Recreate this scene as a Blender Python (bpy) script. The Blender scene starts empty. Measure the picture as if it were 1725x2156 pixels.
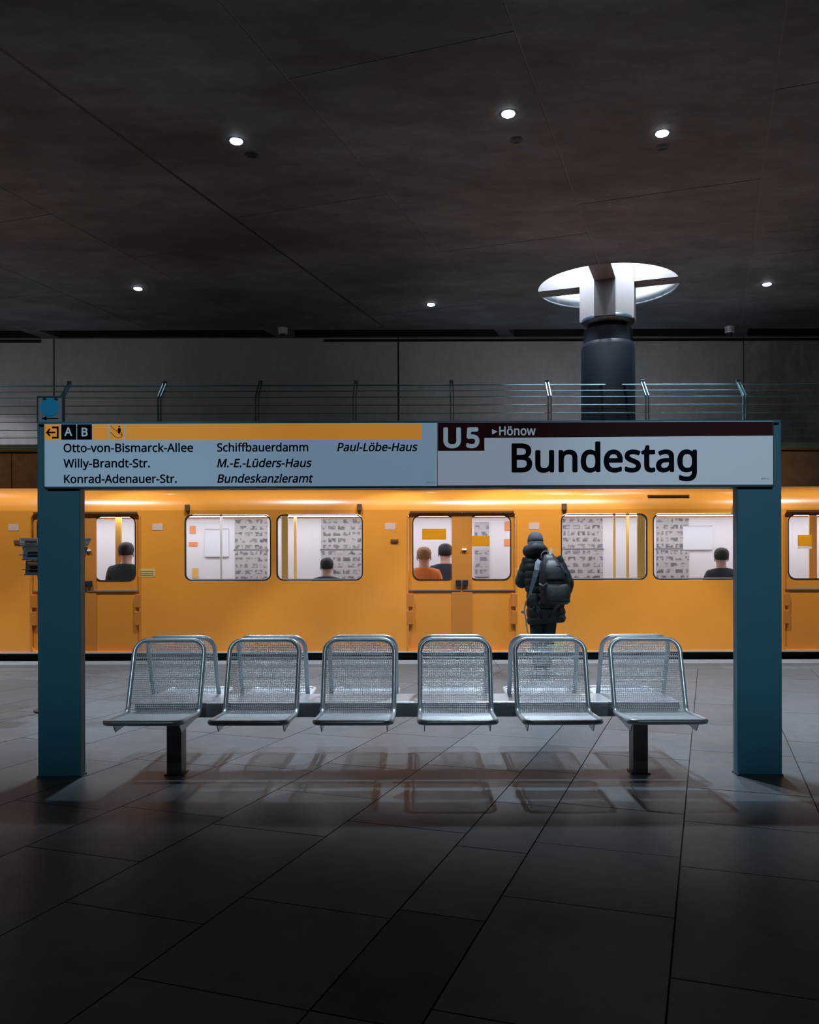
import bpy, bmesh, math, random
from mathutils import Vector, Matrix
random.seed(7)
PI = math.pi
SC = bpy.context.scene
COL = SC.collection

# ---------------------------------------------------------------- camera, world, exposure
FPX, CX, HY, CAMH = 1750.0, 895.0, 1185.0, 1.42
cam_data = bpy.data.cameras.new('camera')
cam_data.sensor_fit = 'VERTICAL'; cam_data.sensor_height = 36.0
cam_data.lens = 36.0 * FPX / 2156.0
cam_data.shift_x = -(CX - 862.5) / 2156.0
cam_data.shift_y = (HY - 1078.0) / 2156.0
cam_data.clip_start = 0.05; cam_data.clip_end = 200
cam = bpy.data.objects.new('camera', cam_data)
cam.location = (0, 0, CAMH); cam.rotation_euler = (PI / 2, 0.0026, 0)
COL.objects.link(cam); SC.camera = cam

world = bpy.data.worlds.new('world'); SC.world = world; world.use_nodes = True
world.node_tree.nodes['Background'].inputs[0].default_value = (0.10, 0.22, 0.34, 1)
world.node_tree.nodes['Background'].inputs[1].default_value = 0.05
SC.view_settings.view_transform = 'Standard'; SC.view_settings.look = 'None'
SC.view_settings.gamma = 1.0; SC.view_settings.use_curve_mapping = False
SC.view_settings.exposure = 0.0
SC.cycles.use_denoising = True
SC.cycles.max_bounces = 8
SC.cycles.sample_clamp_indirect = 4.0

COOL = (0.74, 0.88, 1.0)
def lamp(kind, name, loc, power, color=COOL, rot=(0, 0, 0), **kw):
    l = bpy.data.lights.new(name, kind); l.energy = power; l.color = color
    for k, v in kw.items(): setattr(l, k, v)
    o = bpy.data.objects.new(name, l); o.location = loc; o.rotation_euler = rot
    COL.objects.link(o); return o

# ceiling downlights: (px, py, ceiling height) -> built further down as fixtures, their light is set here
CEIL = 6.64
def P(px, py, Y): return Vector(((px - CX) * Y / FPX, Y, CAMH - (py - HY) * Y / FPX))
def onceil(px, py):
    Y = (CEIL - CAMH) * FPX / (HY - py); return Vector(((px - CX) * Y / FPX, Y, CEIL))
def onfloor(px, py):
    Y = CAMH * FPX / (py - HY); return Vector(((px - CX) * Y / FPX, Y, 0))
DOWN = [(500, 296), (1073, 240), (1397, 282), (292, 606), (909, 641), (1617, 600)]
SPOTS = [onceil(a, b) for a, b in DOWN]
for i, p in enumerate(SPOTS):
    lamp('SPOT', 'downlight_beam', (p.x, p.y, p.z - 0.10), (1150, 1450, 1200)[i] if i < 3 else 60, spot_size=math.radians(78 if i < 3 else 84),
         spot_blend=0.18, shadow_soft_size=0.06)
# the same row goes on to both sides, outside the frame
EXTRA = [(-6.3, 10.2), (6.9, 10.0), (-13.2, 15.9), (-10.2, 10.1), (10.8, 10.0), (11.5, 15.8)]
for i, (x, y) in enumerate(EXTRA):
    lamp('SPOT', 'downlight_beam', (x, y, CEIL - 0.10), 1300 if y < 12 else 45, spot_size=math.radians(84), spot_blend=0.30, shadow_soft_size=0.06)
# the next downlight towards the camera, just above the frame: it lights the bench and throws the seat shadows
EXTRA.append((1.1, 7.3))
lamp('SPOT', 'downlight_beam', (1.1, 7.3, CEIL - 0.10), 800, spot_size=math.radians(63), spot_blend=0.6, shadow_soft_size=0.05)
EXTRA.append((-2.3, 7.2))  # unseen lamp added to brighten the left-hand seats
lamp('SPOT', 'downlight_beam', (-2.3, 7.2, CEIL - 0.10), 420, spot_size=math.radians(54), spot_blend=0.6, shadow_soft_size=0.05)
# three unseen fill spots added behind the camera to brighten sign and posts
for x, y, tx, pw in [(-2.4, -4.0, -2.45, 900), (0.2, -4.0, 0.0, 350), (2.4, -4.0, 2.25, 1250)]:
    EXTRA.append((x, y)); d = Vector((tx, 5.52, 1.75)) - Vector((x, y, CEIL - 0.12))
    lamp('SPOT', 'sign_fill_spot', (x, y, CEIL - 0.12), pw, (0.62, 0.86, 1.0), rot=d.to_track_quat('-Z', 'Y').to_euler(), spot_size=math.radians(19), spot_blend=0.9, shadow_soft_size=0.05)
# lamp at the head of the round shaft above the pillar
PIL = Vector((3.49, 15.8, 0))
lamp('AREA', 'shaft_light', (PIL.x, PIL.y, 8.25), 350, (0.80, 0.90, 1.0), shape='DISK', size=2.3, spread=math.radians(130))
PIL2 = Vector((-10.6, 15.8, 0))
lamp('AREA', 'shaft_light', (PIL2.x, PIL2.y, 8.25), 300, (0.92, 0.90, 1.0), shape='DISK', size=2.3, spread=math.radians(130))

# four floodlights between the beams inside each shaft
for c_, pw in ((PIL, 2600), (PIL2, 200)):
    for k in range(4):
        a = -math.atan((1490 - CX) / FPX) + PI / 4 + k * PI / 2
        lamp('SPOT', 'shaft_flood', (c_.x + 0.8 * math.cos(a), c_.y + 0.8 * math.sin(a), 8.1), pw, (0.84, 0.90, 1.0), spot_size=math.radians(125), spot_blend=0.4, shadow_soft_size=0.12)

# ---------------------------------------------------------------- helpers
class MB:
    """collects shapes; build() links them as ONE mesh object"""
    def __init__(s): s.v = []; s.f = []; s.sm = []
    def add(s, vs, fs, smooth=False, M=None):
        n = len(s.v)
        s.v += [tuple(M @ Vector(v)) if M else tuple(v) for v in vs]
        s.f += [tuple(i + n for i in f) for f in fs]; s.sm += [smooth] * len(fs); return s
    def box(s, x0, x1, y0, y1, z0, z1, b=0.0, M=None):
        if b <= 0:
            vs = [(x, y, z) for z in (z0, z1) for y in (y0, y1) for x in (x0, x1)]
            return s.add(vs, [(0, 2, 3, 1), (4, 5, 7, 6), (0, 1, 5, 4), (2, 6, 7, 3), (0, 4, 6, 2), (1, 3, 7, 5)], False, M)
        bm = bmesh.new(); bmesh.ops.create_cube(bm, size=1)
        for v in bm.verts: v.co = Vector(((x0 + x1) / 2 + v.co.x * (x1 - x0), (y0 + y1) / 2 + v.co.y * (y1 - y0), (z0 + z1) / 2 + v.co.z * (z1 - z0)))
        bmesh.ops.bevel(bm, geom=bm.edges[:], offset=b, segments=2, affect='EDGES', profile=0.5)
        bm.verts.index_update()
        s.add([v.co[:] for v in bm.verts], [[v.index for v in f.verts] for f in bm.faces], False, M); bm.free(); return s
    def prism(s, poly, a, b, axis='z', M=None):
        """poly: 2-D outline; extruded from a to b along axis (z: poly in xy, y: poly in xz, x: poly in yz)"""
        n = len(poly)
        def w(p, t): return (p[0], p[1], t) if axis == 'z' else ((p[0], t, p[1]) if axis == 'y' else (t, p[0], p[1]))
        vs = [w(p, a) for p in poly] + [w(p, b) for p in poly]
        fs = [tuple(range(n))[::-1], tuple(range(n, 2 * n))] + [(i, (i + 1) % n, n + (i + 1) % n, n + i) for i in range(n)]
        return s.add(vs, fs, False, M)
    def tube(s, path, r, n=10, closed=False, cap=True, up=Vector((0, 0, 1)), ry=None):
        path = [Vector(p) for p in path]; L = len(path); rr = r if hasattr(r, '__len__') else [r] * L
        vs = []; nrm = None
        for i, p in enumerate(path):
            if closed: t = path[(i + 1) % L] - path[i - 1]
            else: t = path[min(i + 1, L - 1)] - path[max(i - 1, 0)]
            t.normalize()
            if nrm is None:
                nrm = up.cross(t)
                if nrm.length < 1e-3: nrm = Vector((1, 0, 0)).cross(t)
            nrm = (nrm - t * nrm.dot(t)).normalized(); bi = t.cross(nrm)
            for k in range(n):
                a = 2 * PI * k / n
                vs.append(p + nrm * math.cos(a) * rr[i] + bi * math.sin(a) * (rr[i] if ry is None else ry))
        fs = []
        for i in range(L if closed else L - 1):
            j = (i + 1) % L
            for k in range(n): fs.append((i * n + k, i * n + (k + 1) % n, j * n + (k + 1) % n, j * n + k))
        if closed and False: pass
        if not closed and cap: fs += [tuple(range(n))[::-1], tuple(range((L - 1) * n, L * n))]
        return s.add(vs, fs, True)
    def lathe(s, prof, c=(0, 0, 0), n=32, M=None, capt=True, capb=True):
        vs = []; fs = []; L = len(prof)
        for r, z in prof:
            for k in range(n):
                a = 2 * PI * k / n; vs.append((c[0] + r * math.cos(a), c[1] + r * math.sin(a), c[2] + z))
        for i in range(L - 1):
            for k in range(n): fs.append((i * n + k, i * n + (k + 1) % n, (i + 1) * n + (k + 1) % n, (i + 1) * n + k))
        if capb: fs.append(tuple(range(n))[::-1])
        if capt: fs.append(tuple(range((L - 1) * n, L * n)))
        return s.add(vs, fs, True, M)
    def loft(s, rings, n=28, e=2.0, M=None, f=None):
        """rings: (cx, cy, cz, rx, ry); superellipse of exponent e; f(angle, ring) scales the radius"""
        vs = []; fs = []; L = len(rings)
        for i, (cx, cy, cz, rx, ry) in enumerate(rings):
            for k in range(n):
                a = 2 * PI * k / n; c, q = math.cos(a), math.sin(a)
                g = f(a, i) if f else 1.0
                vs.append((cx + rx * g * math.copysign(abs(c) ** (2 / e), c), cy + ry * g * math.copysign(abs(q) ** (2 / e), q), cz))
        for i in range(L - 1):
            for k in range(n): fs.append((i * n + k, i * n + (k + 1) % n, (i + 1) * n + (k + 1) % n, (i + 1) * n + k))
        fs += [tuple(range(n))[::-1], tuple(range((L - 1) * n, L * n))]
        return s.add(vs, fs, True, M)
    def mesh(s, name, m=None, sharp=True):
        me = bpy.data.meshes.new(name); me.from_pydata(s.v, [], s.f); me.update()
        me.polygons.foreach_set('use_smooth', s.sm)
        if any(s.sm) and sharp:
            try: me.set_sharp_from_angle(angle=math.radians(42))
            except Exception: pass
        if m: me.materials.append(m)
        return me
    def build(s, name, m, parent=None):
        return link(name, s.mesh(name, m), parent)

OFF = {}
def link(name, me, parent=None):
    """shapes of a thing with a world=True Empty are given in world coordinates"""
    o = bpy.data.objects.new(name, me); COL.objects.link(o)
    if parent:
        o.parent = parent
        if parent.name in OFF: o.location = -OFF[parent.name]
    return o
def tag(o, label=None, cat=None, group=None, kind=None):
    if label: o['label'] = label
    if cat: o['category'] = cat
    if group: o['group'] = group
    if kind: o['kind'] = kind
    return o
def thing(name, label, cat, loc=(0, 0, 0), rotz=0.0, group=None, world=False):
    o = bpy.data.objects.new(name, None); COL.objects.link(o); o.location = loc; o.rotation_euler = (0, 0, rotz)
    o.empty_display_size = 0.1
    if world: OFF[o.name] = Vector(loc)
    return tag(o, label, cat, group)
def kids(o): return [c for c in COL.objects if c.parent == o]
def copy_tree(o, parent=None):
    c = o.copy(); COL.objects.link(c)
    if parent: c.parent = parent
    for ch in kids(o): copy_tree(ch, c)
    return c
def fillet(pts, rad, closed=True, seg=6):
    pts = [Vector(p) for p in pts]; out = []; n = len(pts)
    for i, p in enumerate(pts):
        r = rad[i]
        if r <= 0 or (not closed and i in (0, n - 1)): out.append(p); continue
        a = (pts[i - 1] - p).normalized(); b = (pts[(i + 1) % n] - p).normalized()
        th = a.angle(b); d = r / math.tan(th / 2)
        c = p + (a + b).normalized() * (r / math.sin(th / 2)); s0 = p + a * d - c; s1 = p + b * d - c
        ang = s0.angle(s1)
        for k in range(seg + 1):
            t = k / seg
            out.append(c + (s0 * math.sin((1 - t) * ang) + s1 * math.sin(t * ang)) / math.sin(ang))
    return out
def rrect(x0, x1, z0, z1, r, seg=6):
    return [(p.x, p.y) for p in fillet([(x0, z0, 0), (x1, z0, 0), (x1, z1, 0), (x0, z1, 0)], [r] * 4, True, seg)]
def clip(poly, a, b, c):
    """keep the side a*x+b*y<=c of a convex polygon"""
    out = []
    for i in range(len(poly)):
        p, q = poly[i], poly[(i + 1) % len(poly)]
        dp, dq = a * p[0] + b * p[1] - c, a * q[0] + b * q[1] - c
        if dp <= 0: out.append(p)
        if (dp < 0 < dq) or (dq < 0 < dp):
            t = dp / (dp - dq); out.append((p[0] + (q[0] - p[0]) * t, p[1] + (q[1] - p[1]) * t))
    return out
def area(poly): return 0.5 * sum(poly[i - 1][0] * poly[i][1] - poly[i][0] * poly[i - 1][1] for i in range(len(poly)))
def holed(outer, holes, y0, y1, name, m, parent=None):
    """flat sheet in the XZ plane with holes, between y0 and y1"""
    cu = bpy.data.curves.new(name, 'CURVE'); cu.dimensions = '2D'; cu.fill_mode = 'BOTH'; cu.extrude = (y1 - y0) / 2
    for poly in [outer] + holes:
        sp = cu.splines.new('POLY'); sp.points.add(len(poly) - 1); sp.use_cyclic_u = True
        for q, p in zip(sp.points, poly): q.co = (p[0], p[1], 0, 1)
    t = bpy.data.objects.new(name, cu); COL.objects.link(t)
    me = bpy.data.meshes.new_from_object(t.evaluated_get(bpy.context.evaluated_depsgraph_get()))
    bpy.data.objects.remove(t); bpy.data.curves.remove(cu)
    me.transform(Matrix.Translation((0, (y0 + y1) / 2, 0)) @ Matrix.Rotation(PI / 2, 4, 'X'))
    me.materials.clear(); me.materials.append(m); me.name = name
    return link(name, me, parent)
def cut(o, cutter):
    md = o.modifiers.new('b', 'BOOLEAN'); md.operation = 'DIFFERENCE'; md.object = cutter; md.solver = 'EXACT'
    me = bpy.data.meshes.new_from_object(o.evaluated_get(bpy.context.evaluated_depsgraph_get()))
    o.modifiers.clear(); o.data = me
def skin(name, joints, edges, m, parent=None, sub=2, root=None):
    """joints: {name: (x,y,z,radius)}"""
    ks = list(joints); ix = {k: i for i, k in enumerate(ks)}
    me = bpy.data.meshes.new(name); me.from_pydata([joints[k][:3] for k in ks], [(ix[a], ix[b]) for a, b in edges], [])
    o = bpy.data.objects.new(name, me); COL.objects.link(o)
    md = o.modifiers.new('s', 'SKIN'); md.use_smooth_shade = True; md.branch_smoothing = 0.4
    for k, sv in zip(ks, me.skin_vertices[0].data):
        r = joints[k][3]; sv.radius = (r, r) if not hasattr(r, '__len__') else r
        sv.use_root = (k == (root or ks[0]))
    sd = o.modifiers.new('d', 'SUBSURF'); sd.levels = sub; sd.render_levels = sub
    res = bpy.data.meshes.new_from_object(o.evaluated_get(bpy.context.evaluated_depsgraph_get()))
    bpy.data.objects.remove(o); bpy.data.meshes.remove(me)
    res.materials.clear(); res.materials.append(m)
    for p in res.polygons: p.use_smooth = True
    return link(name, res, parent)

# ---------------------------------------------------------------- materials
def mat(name, col, rough=0.5, metal=0.0, emit=None, es=0.0, coat=0.0, noise=None, spec=0.5, alpha=None, rand=0.0, bump=0.0):
    """noise=(scale, amount, detail, stretch)"""
    m = bpy.data.materials.new(name); m.use_nodes = True; nt = m.node_tree; b = nt.nodes['Principled BSDF']
    b.inputs['Base Color'].default_value = (*col, 1); b.inputs['Roughness'].default_value = rough
    b.inputs['Metallic'].default_value = metal; b.inputs['Specular IOR Level'].default_value = spec
    b.inputs['Coat Weight'].default_value = coat; b.inputs['Coat Roughness'].default_value = 0.08
    if emit: b.inputs['Emission Color'].default_value = (*emit, 1); b.inputs['Emission Strength'].default_value = es
    if alpha is not None: b.inputs['Alpha'].default_value = alpha
    src = None
    N = nt.nodes.new
    if noise:
        tc = N('ShaderNodeTexCoord'); mp = N('ShaderNodeMapping'); mp.inputs['Scale'].default_value = noise[3] if len(noise) > 3 else (1, 1, 1)
        nt.links.new(tc.outputs['Object'], mp.inputs['Vector'])
        n = N('ShaderNodeTexNoise'); n.inputs['Scale'].default_value = noise[0]; n.inputs['Detail'].default_value = noise[2]; n.inputs['Roughness'].default_value = 0.62
        nt.links.new(mp.outputs[0], n.inputs['Vector'])
        r = N('ShaderNodeMapRange'); r.inputs['From Min'].default_value = 0.25; r.inputs['From Max'].default_value = 0.75
        r.inputs['To Min'].default_value = 1 - noise[1]; r.inputs['To Max'].default_value = 1 + noise[1]
        nt.links.new(n.outputs['Fac'], r.inputs['Value']); src = r.outputs[0]
        if bump:
            bp = N('ShaderNodeBump'); bp.inputs['Strength'].default_value = bump; bp.inputs['Distance'].default_value = 0.004
            nt.links.new(n.outputs['Fac'], bp.inputs['Height']); nt.links.new(bp.outputs[0], b.inputs['Normal'])
    if rand:
        oi = N('ShaderNodeObjectInfo'); r2 = N('ShaderNodeMapRange'); r2.inputs['To Min'].default_value = 1 - rand; r2.inputs['To Max'].default_value = 1 + rand
        nt.links.new(oi.outputs['Random'], r2.inputs['Value'])
        if src:
            mm = N('ShaderNodeMath'); mm.operation = 'MULTIPLY'; nt.links.new(src, mm.inputs[0]); nt.links.new(r2.outputs[0], mm.inputs[1]); src = mm.outputs[0]
        else: src = r2.outputs[0]
    if src:
        mx = N('ShaderNodeVectorMath'); mx.operation = 'SCALE'; mx.inputs[0].default_value = col
        nt.links.new(src, mx.inputs['Scale']); nt.links.new(mx.outputs[0], b.inputs['Base Color'])
    return m
def concrete(name, c1, c2, scale=0.5, rough=0.7, fine=6.0, stretch=(1, 1, 1), rand=0.0, grain=0.25):
    """cast concrete: large two-colour patches, cloudy stains, fine grain, small pits"""
    m = mat(name, c1, rough); nt = m.node_tree; N = nt.nodes.new; L = nt.links.new; b = nt.nodes['Principled BSDF']
    tc = N('ShaderNodeTexCoord'); mp = N('ShaderNodeMapping'); mp.inputs['Scale'].default_value = stretch; L(tc.outputs['Object'], mp.inputs['Vector'])
    n1 = N('ShaderNodeTexNoise'); n1.inputs['Scale'].default_value = scale; n1.inputs['Detail'].default_value = 5; n1.inputs['Roughness'].default_value = 0.55; L(mp.outputs[0], n1.inputs['Vector'])
    n2 = N('ShaderNodeTexNoise'); n2.inputs['Scale'].default_value = fine; n2.inputs['Detail'].default_value = 8; n2.inputs['Roughness'].default_value = 0.7; L(mp.outputs[0], n2.inputs['Vector'])
    cr = N('ShaderNodeMapRange'); cr.inputs['From Min'].default_value = 0.36; cr.inputs['From Max'].default_value = 0.64; L(n1.outputs['Fac'], cr.inputs['Value'])
    mx = N('ShaderNodeMix'); mx.data_type = 'RGBA'; mx.inputs[6].default_value = (*c1, 1); mx.inputs[7].default_value = (*c2, 1); L(cr.outputs[0], mx.inputs[0])
    r2 = N('ShaderNodeMapRange'); r2.inputs['From Min'].default_value = 0.3; r2.inputs['From Max'].default_value = 0.7; r2.inputs['To Min'].default_value = 1 - grain; r2.inputs['To Max'].default_value = 1 + grain; L(n2.outputs['Fac'], r2.inputs['Value'])
    sc = N('ShaderNodeVectorMath'); sc.operation = 'SCALE'; L(mx.outputs[2], sc.inputs[0]); L(r2.outputs[0], sc.inputs['Scale'])
    out = sc.outputs[0]
    if rand:
        oi = N('ShaderNodeObjectInfo'); r3 = N('ShaderNodeMapRange'); r3.inputs['To Min'].default_value = 1 - rand; r3.inputs['To Max'].default_value = 1 + rand
        L(oi.outputs['Random'], r3.inputs['Value']); s3 = N('ShaderNodeVectorMath'); s3.operation = 'SCALE'; L(out, s3.inputs[0]); L(r3.outputs[0], s3.inputs['Scale']); out = s3.outputs[0]
    L(out, b.inputs['Base Color'])
    bp = N('ShaderNodeBump'); bp.inputs['Strength'].default_value = 0.25; bp.inputs['Distance'].default_value = 0.01; L(n2.outputs['Fac'], bp.inputs['Height']); L(bp.outputs[0], b.inputs['Normal'])
    return m
M = {}
M['ceiling'] = concrete('ceiling_concrete', (0.038, 0.048, 0.056), (0.086, 0.108, 0.128), 0.42, 0.75, 2.0, (0.7, 1.5, 1), 0.07, 0.38)
M['joint'] = mat('joint_mortar', (0.115, 0.12, 0.125), 0.8)
M['black'] = mat('black_void', (0.006, 0.007, 0.009), 0.6)
M['wall'] = concrete('wall_concrete', (0.42, 0.40, 0.39), (0.52, 0.50, 0.49), 0.5, 0.7, 7.0, (1, 1, 0.5), 0.03, 0.10)
M['walldark'] = concrete('stained_concrete', (0.24, 0.235, 0.23), (0.42, 0.41, 0.40), 1.1, 0.7, 5.0, (1, 1, 0.6))
M['brown'] = concrete('brown_concrete', (0.20, 0.225, 0.24), (0.24, 0.27, 0.285), 0.6, 0.7, 6.0)
def stone(name, col, rough, amt, rand):
    m = mat(name, col, rough, noise=(9.0, amt, 12), rand=rand, spec=0.11); nt = m.node_tree; N = nt.nodes.new; L = nt.links.new; b = nt.nodes['Principled BSDF']
    tc = N('ShaderNodeTexCoord'); n = N('ShaderNodeTexNoise'); n.inputs['Scale'].default_value = 1.7; n.inputs['Detail'].default_value = 6
    L(tc.outputs['Object'], n.inputs['Vector']); r = N('ShaderNodeMapRange'); r.inputs['From Min'].default_value = 0.3; r.inputs['From Max'].default_value = 0.7
    r.inputs['To Min'].default_value = rough - 0.04; r.inputs['To Max'].default_value = rough + 0.06; L(n.outputs['Fac'], r.inputs['Value']); L(r.outputs[0], b.inputs['Roughness'])
    return m
M['slab'] = stone('grey_stone', (0.092, 0.104, 0.114), 0.38, 0.18, 0.14)
M['slabdark'] = stone('dark_stone', (0.03, 0.032, 0.036), 0.45, 0.2, 0.0)
M['edge'] = stone('edge_granite', (0.20, 0.20, 0.205), 0.5, 0.15, 0.08)
M['edgedark'] = stone('edge_band_dark', (0.085, 0.088, 0.095), 0.5, 0.15, 0.08)
M['grout'] = mat('grout', (0.02, 0.02, 0.022), 0.9)
M['teal'] = mat('teal_paint', (0.045, 0.185, 0.26), 0.5, noise=(40, 0.04, 3))
M['tealdark'] = mat('dark_teal_paint', (0.03, 0.07, 0.085), 0.45)
M['tealrail'] = mat('teal_steel', (0.07, 0.17, 0.205), 0.5, 0.4)
M['steel'] = mat('brushed_steel', (0.66, 0.71, 0.76), 0.32, 0.6, noise=(30, 0.06, 3))
M['steelwire'] = mat('steel_wire', (0.80, 0.82, 0.86), 0.45, 0.6)
M['beam'] = mat('beam_steel', (0.50, 0.54, 0.58), 0.36, 0.6, noise=(12, 0.1, 4))
M['legsteel'] = mat('leg_steel', (0.16, 0.17, 0.18), 0.42, 0.8, noise=(9, 0.15, 4))
M['white'] = mat('white_plastic', (0.62, 0.62, 0.62), 0.4)
M['lens'] = mat('lamp_lens', (0.9, 0.9, 0.9), 0.3, emit=(0.80, 0.90, 1.0), es=30)
M['dark'] = mat('dark_metal', (0.02, 0.024, 0.03), 0.45, 0.3)
M['pillar'] = mat('pillar_dark_blue', (0.003, 0.006, 0.010), 0.5, spec=0.12, noise=(3, 0.12, 4, (1, 1, 0.3)))
M['collar'] = mat('collar_metal', (0.018, 0.028, 0.038), 0.35, 0.5)
M['shaft'] = mat('shaft_metal', (0.085, 0.105, 0.125), 0.35, 0.5, noise=(3.5, 0.35, 4, (1, 1, 0.15)))
M['head'] = mat('head_concrete', (0.085, 0.083, 0.086), 0.5, noise=(2.2, 0.12, 5, (1, 1, 0.3)))

# ================================================================ THE SETTING
ANG = math.atan((1490 - CX) / FPX); SN, CS = math.sin(ANG), math.cos(ANG)
def uv(u, v): return (u * SN + v * CS, u * CS - v * SN)      # grid of floor and ceiling, turned against the train
def W(u0, u1, v0, v1): return [uv(u0, v0), uv(u0, v1), uv(u1, v1), uv(u1, v0)][::-1]
XL, XR, YN = -15.0, 15.0, -8.0
def clipped(poly, x0=XL, x1=XR, y0=YN, y1=99):
    for a, b, c in ((-1, 0, -x0), (1, 0, x1), (0, -1, -y0), (0, 1, y1)):
        poly = clip(poly, a, b, c)
        if len(poly) < 3: return None
    return poly if abs(area(poly)) > 0.004 else None
def ccw(p): return p if area(p) > 0 else p[::-1]

# ---- platform floor: base with mortar, slabs one by one, the edge stones
floor = tag(MB().box(XL, XR, YN, 12.12, -0.6, -0.012).build('floor', M['grout']), kind='structure')
YT = 11.04
# joints at v = 0.594, -0.125, -0.835, -1.20, -1.88, -2.56
J = [0.594, -0.125, -0.835, -1.20, -1.88, -2.56]
k = 0.594
while k < 19: k += 0.70; J.insert(0, k)
k = -2.56
while k > -20: k -= 0.69 if abs(k + 6.0) > 0.4 else 0.36; J.append(k)
rest = MB(); n_slab = 0
GAP = 0.0035
for a in range(len(J) - 1):
    v1, v0 = J[a], J[a + 1]; narrow = (v1 - v0) < 0.5
    u = -12.0 + random.random()
    if abs(v1 + 0.835) < 1e-6: u = 2.38 - 0.81 * 18
    while u < 22:
        L = 0.81 if narrow else random.choice([0.72, 0.95, 1.1, 1.1, 1.35])
        poly = clipped(W(u + GAP, u + L - GAP, v0 + GAP, v1 - GAP), y1=YT)
        u += L
        if not poly: continue
        poly = ccw(poly); cx = sum(p[0] for p in poly) / len(poly); cy = sum(p[1] for p in poly) / len(poly)
        top = random.uniform(-0.0006, 0.0004)
        m = MB().prism(poly, -0.012, top)
        lim = 0.62 * max(cy, 0) + 1.5
        if cy > 1.6 and -lim < cx < lim:
            o = m.build('paving_slab', M['slabdark'] if (narrow and abs(u - L - 2.38) < 0.02 and abs(v1 + 0.835) < 1e-6) else M['slab'], floor); n_slab += 1
            if o.data.materials[0] == M['slabdark']: o['label'] = 'nearly black narrow slab'
        else: rest.add(m.v, m.f)
r = rest.build('outlying_slabs', M['slab'], floor); r['kind'] = 'stuff'
x = XL; i = 0
while x < XR - 0.01:
    o = MB().box(x + 0.003, min(x + 1.0, XR) - 0.003, 11.674, 12.12, -0.012, 0.002, 0.002).build('edge_stone', M['edge'], floor)
    o = MB().box(x + 0.003, min(x + 1.0, XR) - 0.003, YT + 0.004, 11.34, -0.012, 0.0).build('border_stone', M['slab'], floor)
    o = MB().box(x + 0.003, min(x + 1.0, XR) - 0.003, 11.345, 11.668, -0.012, 0.0).build('dark_border_stone', M['edgedark'], floor)
    o['label'] = 'darker stripe along the platform edge'
    x += 1.0
print('slabs', n_slab)
tag(MB().box(XL, XR, 12.12, 15.05, -1.3, -1.1).build('track_floor', M['grout']), kind='structure')

# ---- gallery beyond the track: brown wall, slab, teal edge beam
wt = MB().box(XL, XR, 15.09, 15.3, -1.3, 3.44).build('wall_track', M['black']); tag(wt, kind='structure')
for k in range(-6, 6):
    x0 = (25 - CX) * 15.05 / FPX + (k + 3) * 2.6
    a, b = max(x0 + 0.008, XL), min(x0 + 2.6 - 0.008, XR)
    if b > a: MB().box(a, b, 15.05, 15.10, -1.3, 3.42, 0.004).build('wall_panel', M['brown'], wt)
g = MB().box(XL, XR, 15.0, 19.3, 3.45, 3.54).build('gallery_floor', M['edge']); tag(g, kind='structure')
e = MB().box(XL, XR, 14.93, 15.0, 3.475, 3.565, 0.006).build('edge_beam', mat('gallery_teal', (0.09, 0.30, 0.38), 0.5), g); e['label'] = 'teal painted steel edge beam'

# ---- far wall with its joints and the dark slots below the ceiling
wb = MB().box(XL, XR, 19.34, 19.6, 3.4, 7.0).build('wall_back', M['black']); tag(wb, kind='structure')
xs = [-16.6, -8.6, (840 - CX) * 19.3 / FPX, (1567 - CX) * 19.3 / FPX, 15.5]
for i in range(4):
    a, b = max(xs[i] + 0.018, XL), min(xs[i + 1] - 0.018, XR)
    o = MB().box(a, b, 19.28, 19.36, 3.54, 6.70).build('wall_panel', M['walldark'] if i == 3 else M['wall'], wb)
    if i == 3: o['label'] = 'darker stained panel at the right'
z0, z1 = CAMH + (HY - 719.5) * 19.28 / FPX, CAMH + (HY - 714) * 19.28 / FPX
for i, (a, b) in enumerate([(XL, (88 - CX) * 19.28 / FPX), ((683 - CX) * 19.28 / FPX, XR)]):
    tag(MB().box(a, b, 19.262, 19.30, z0, z1).build('trim_%d' % (i + 1), M['black']), kind='structure')  # black strips stand in for the shaded gap at the wall top

# ---- side and near walls close the hall outside the frame
tag(MB().box(XL - 0.2, XL, YN, 19.6, -1.3, 7).build('wall_left', M['wall']), kind='structure')
tag(MB().box(XR, XR + 0.2, YN, 19.6, -1.3, 7).build('wall_right', M['wall']), kind='structure')
tag(MB().box(XL, XR, YN - 0.2, YN, -1.3, 7).build('wall_near', M['wall']), kind='structure')

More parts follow.
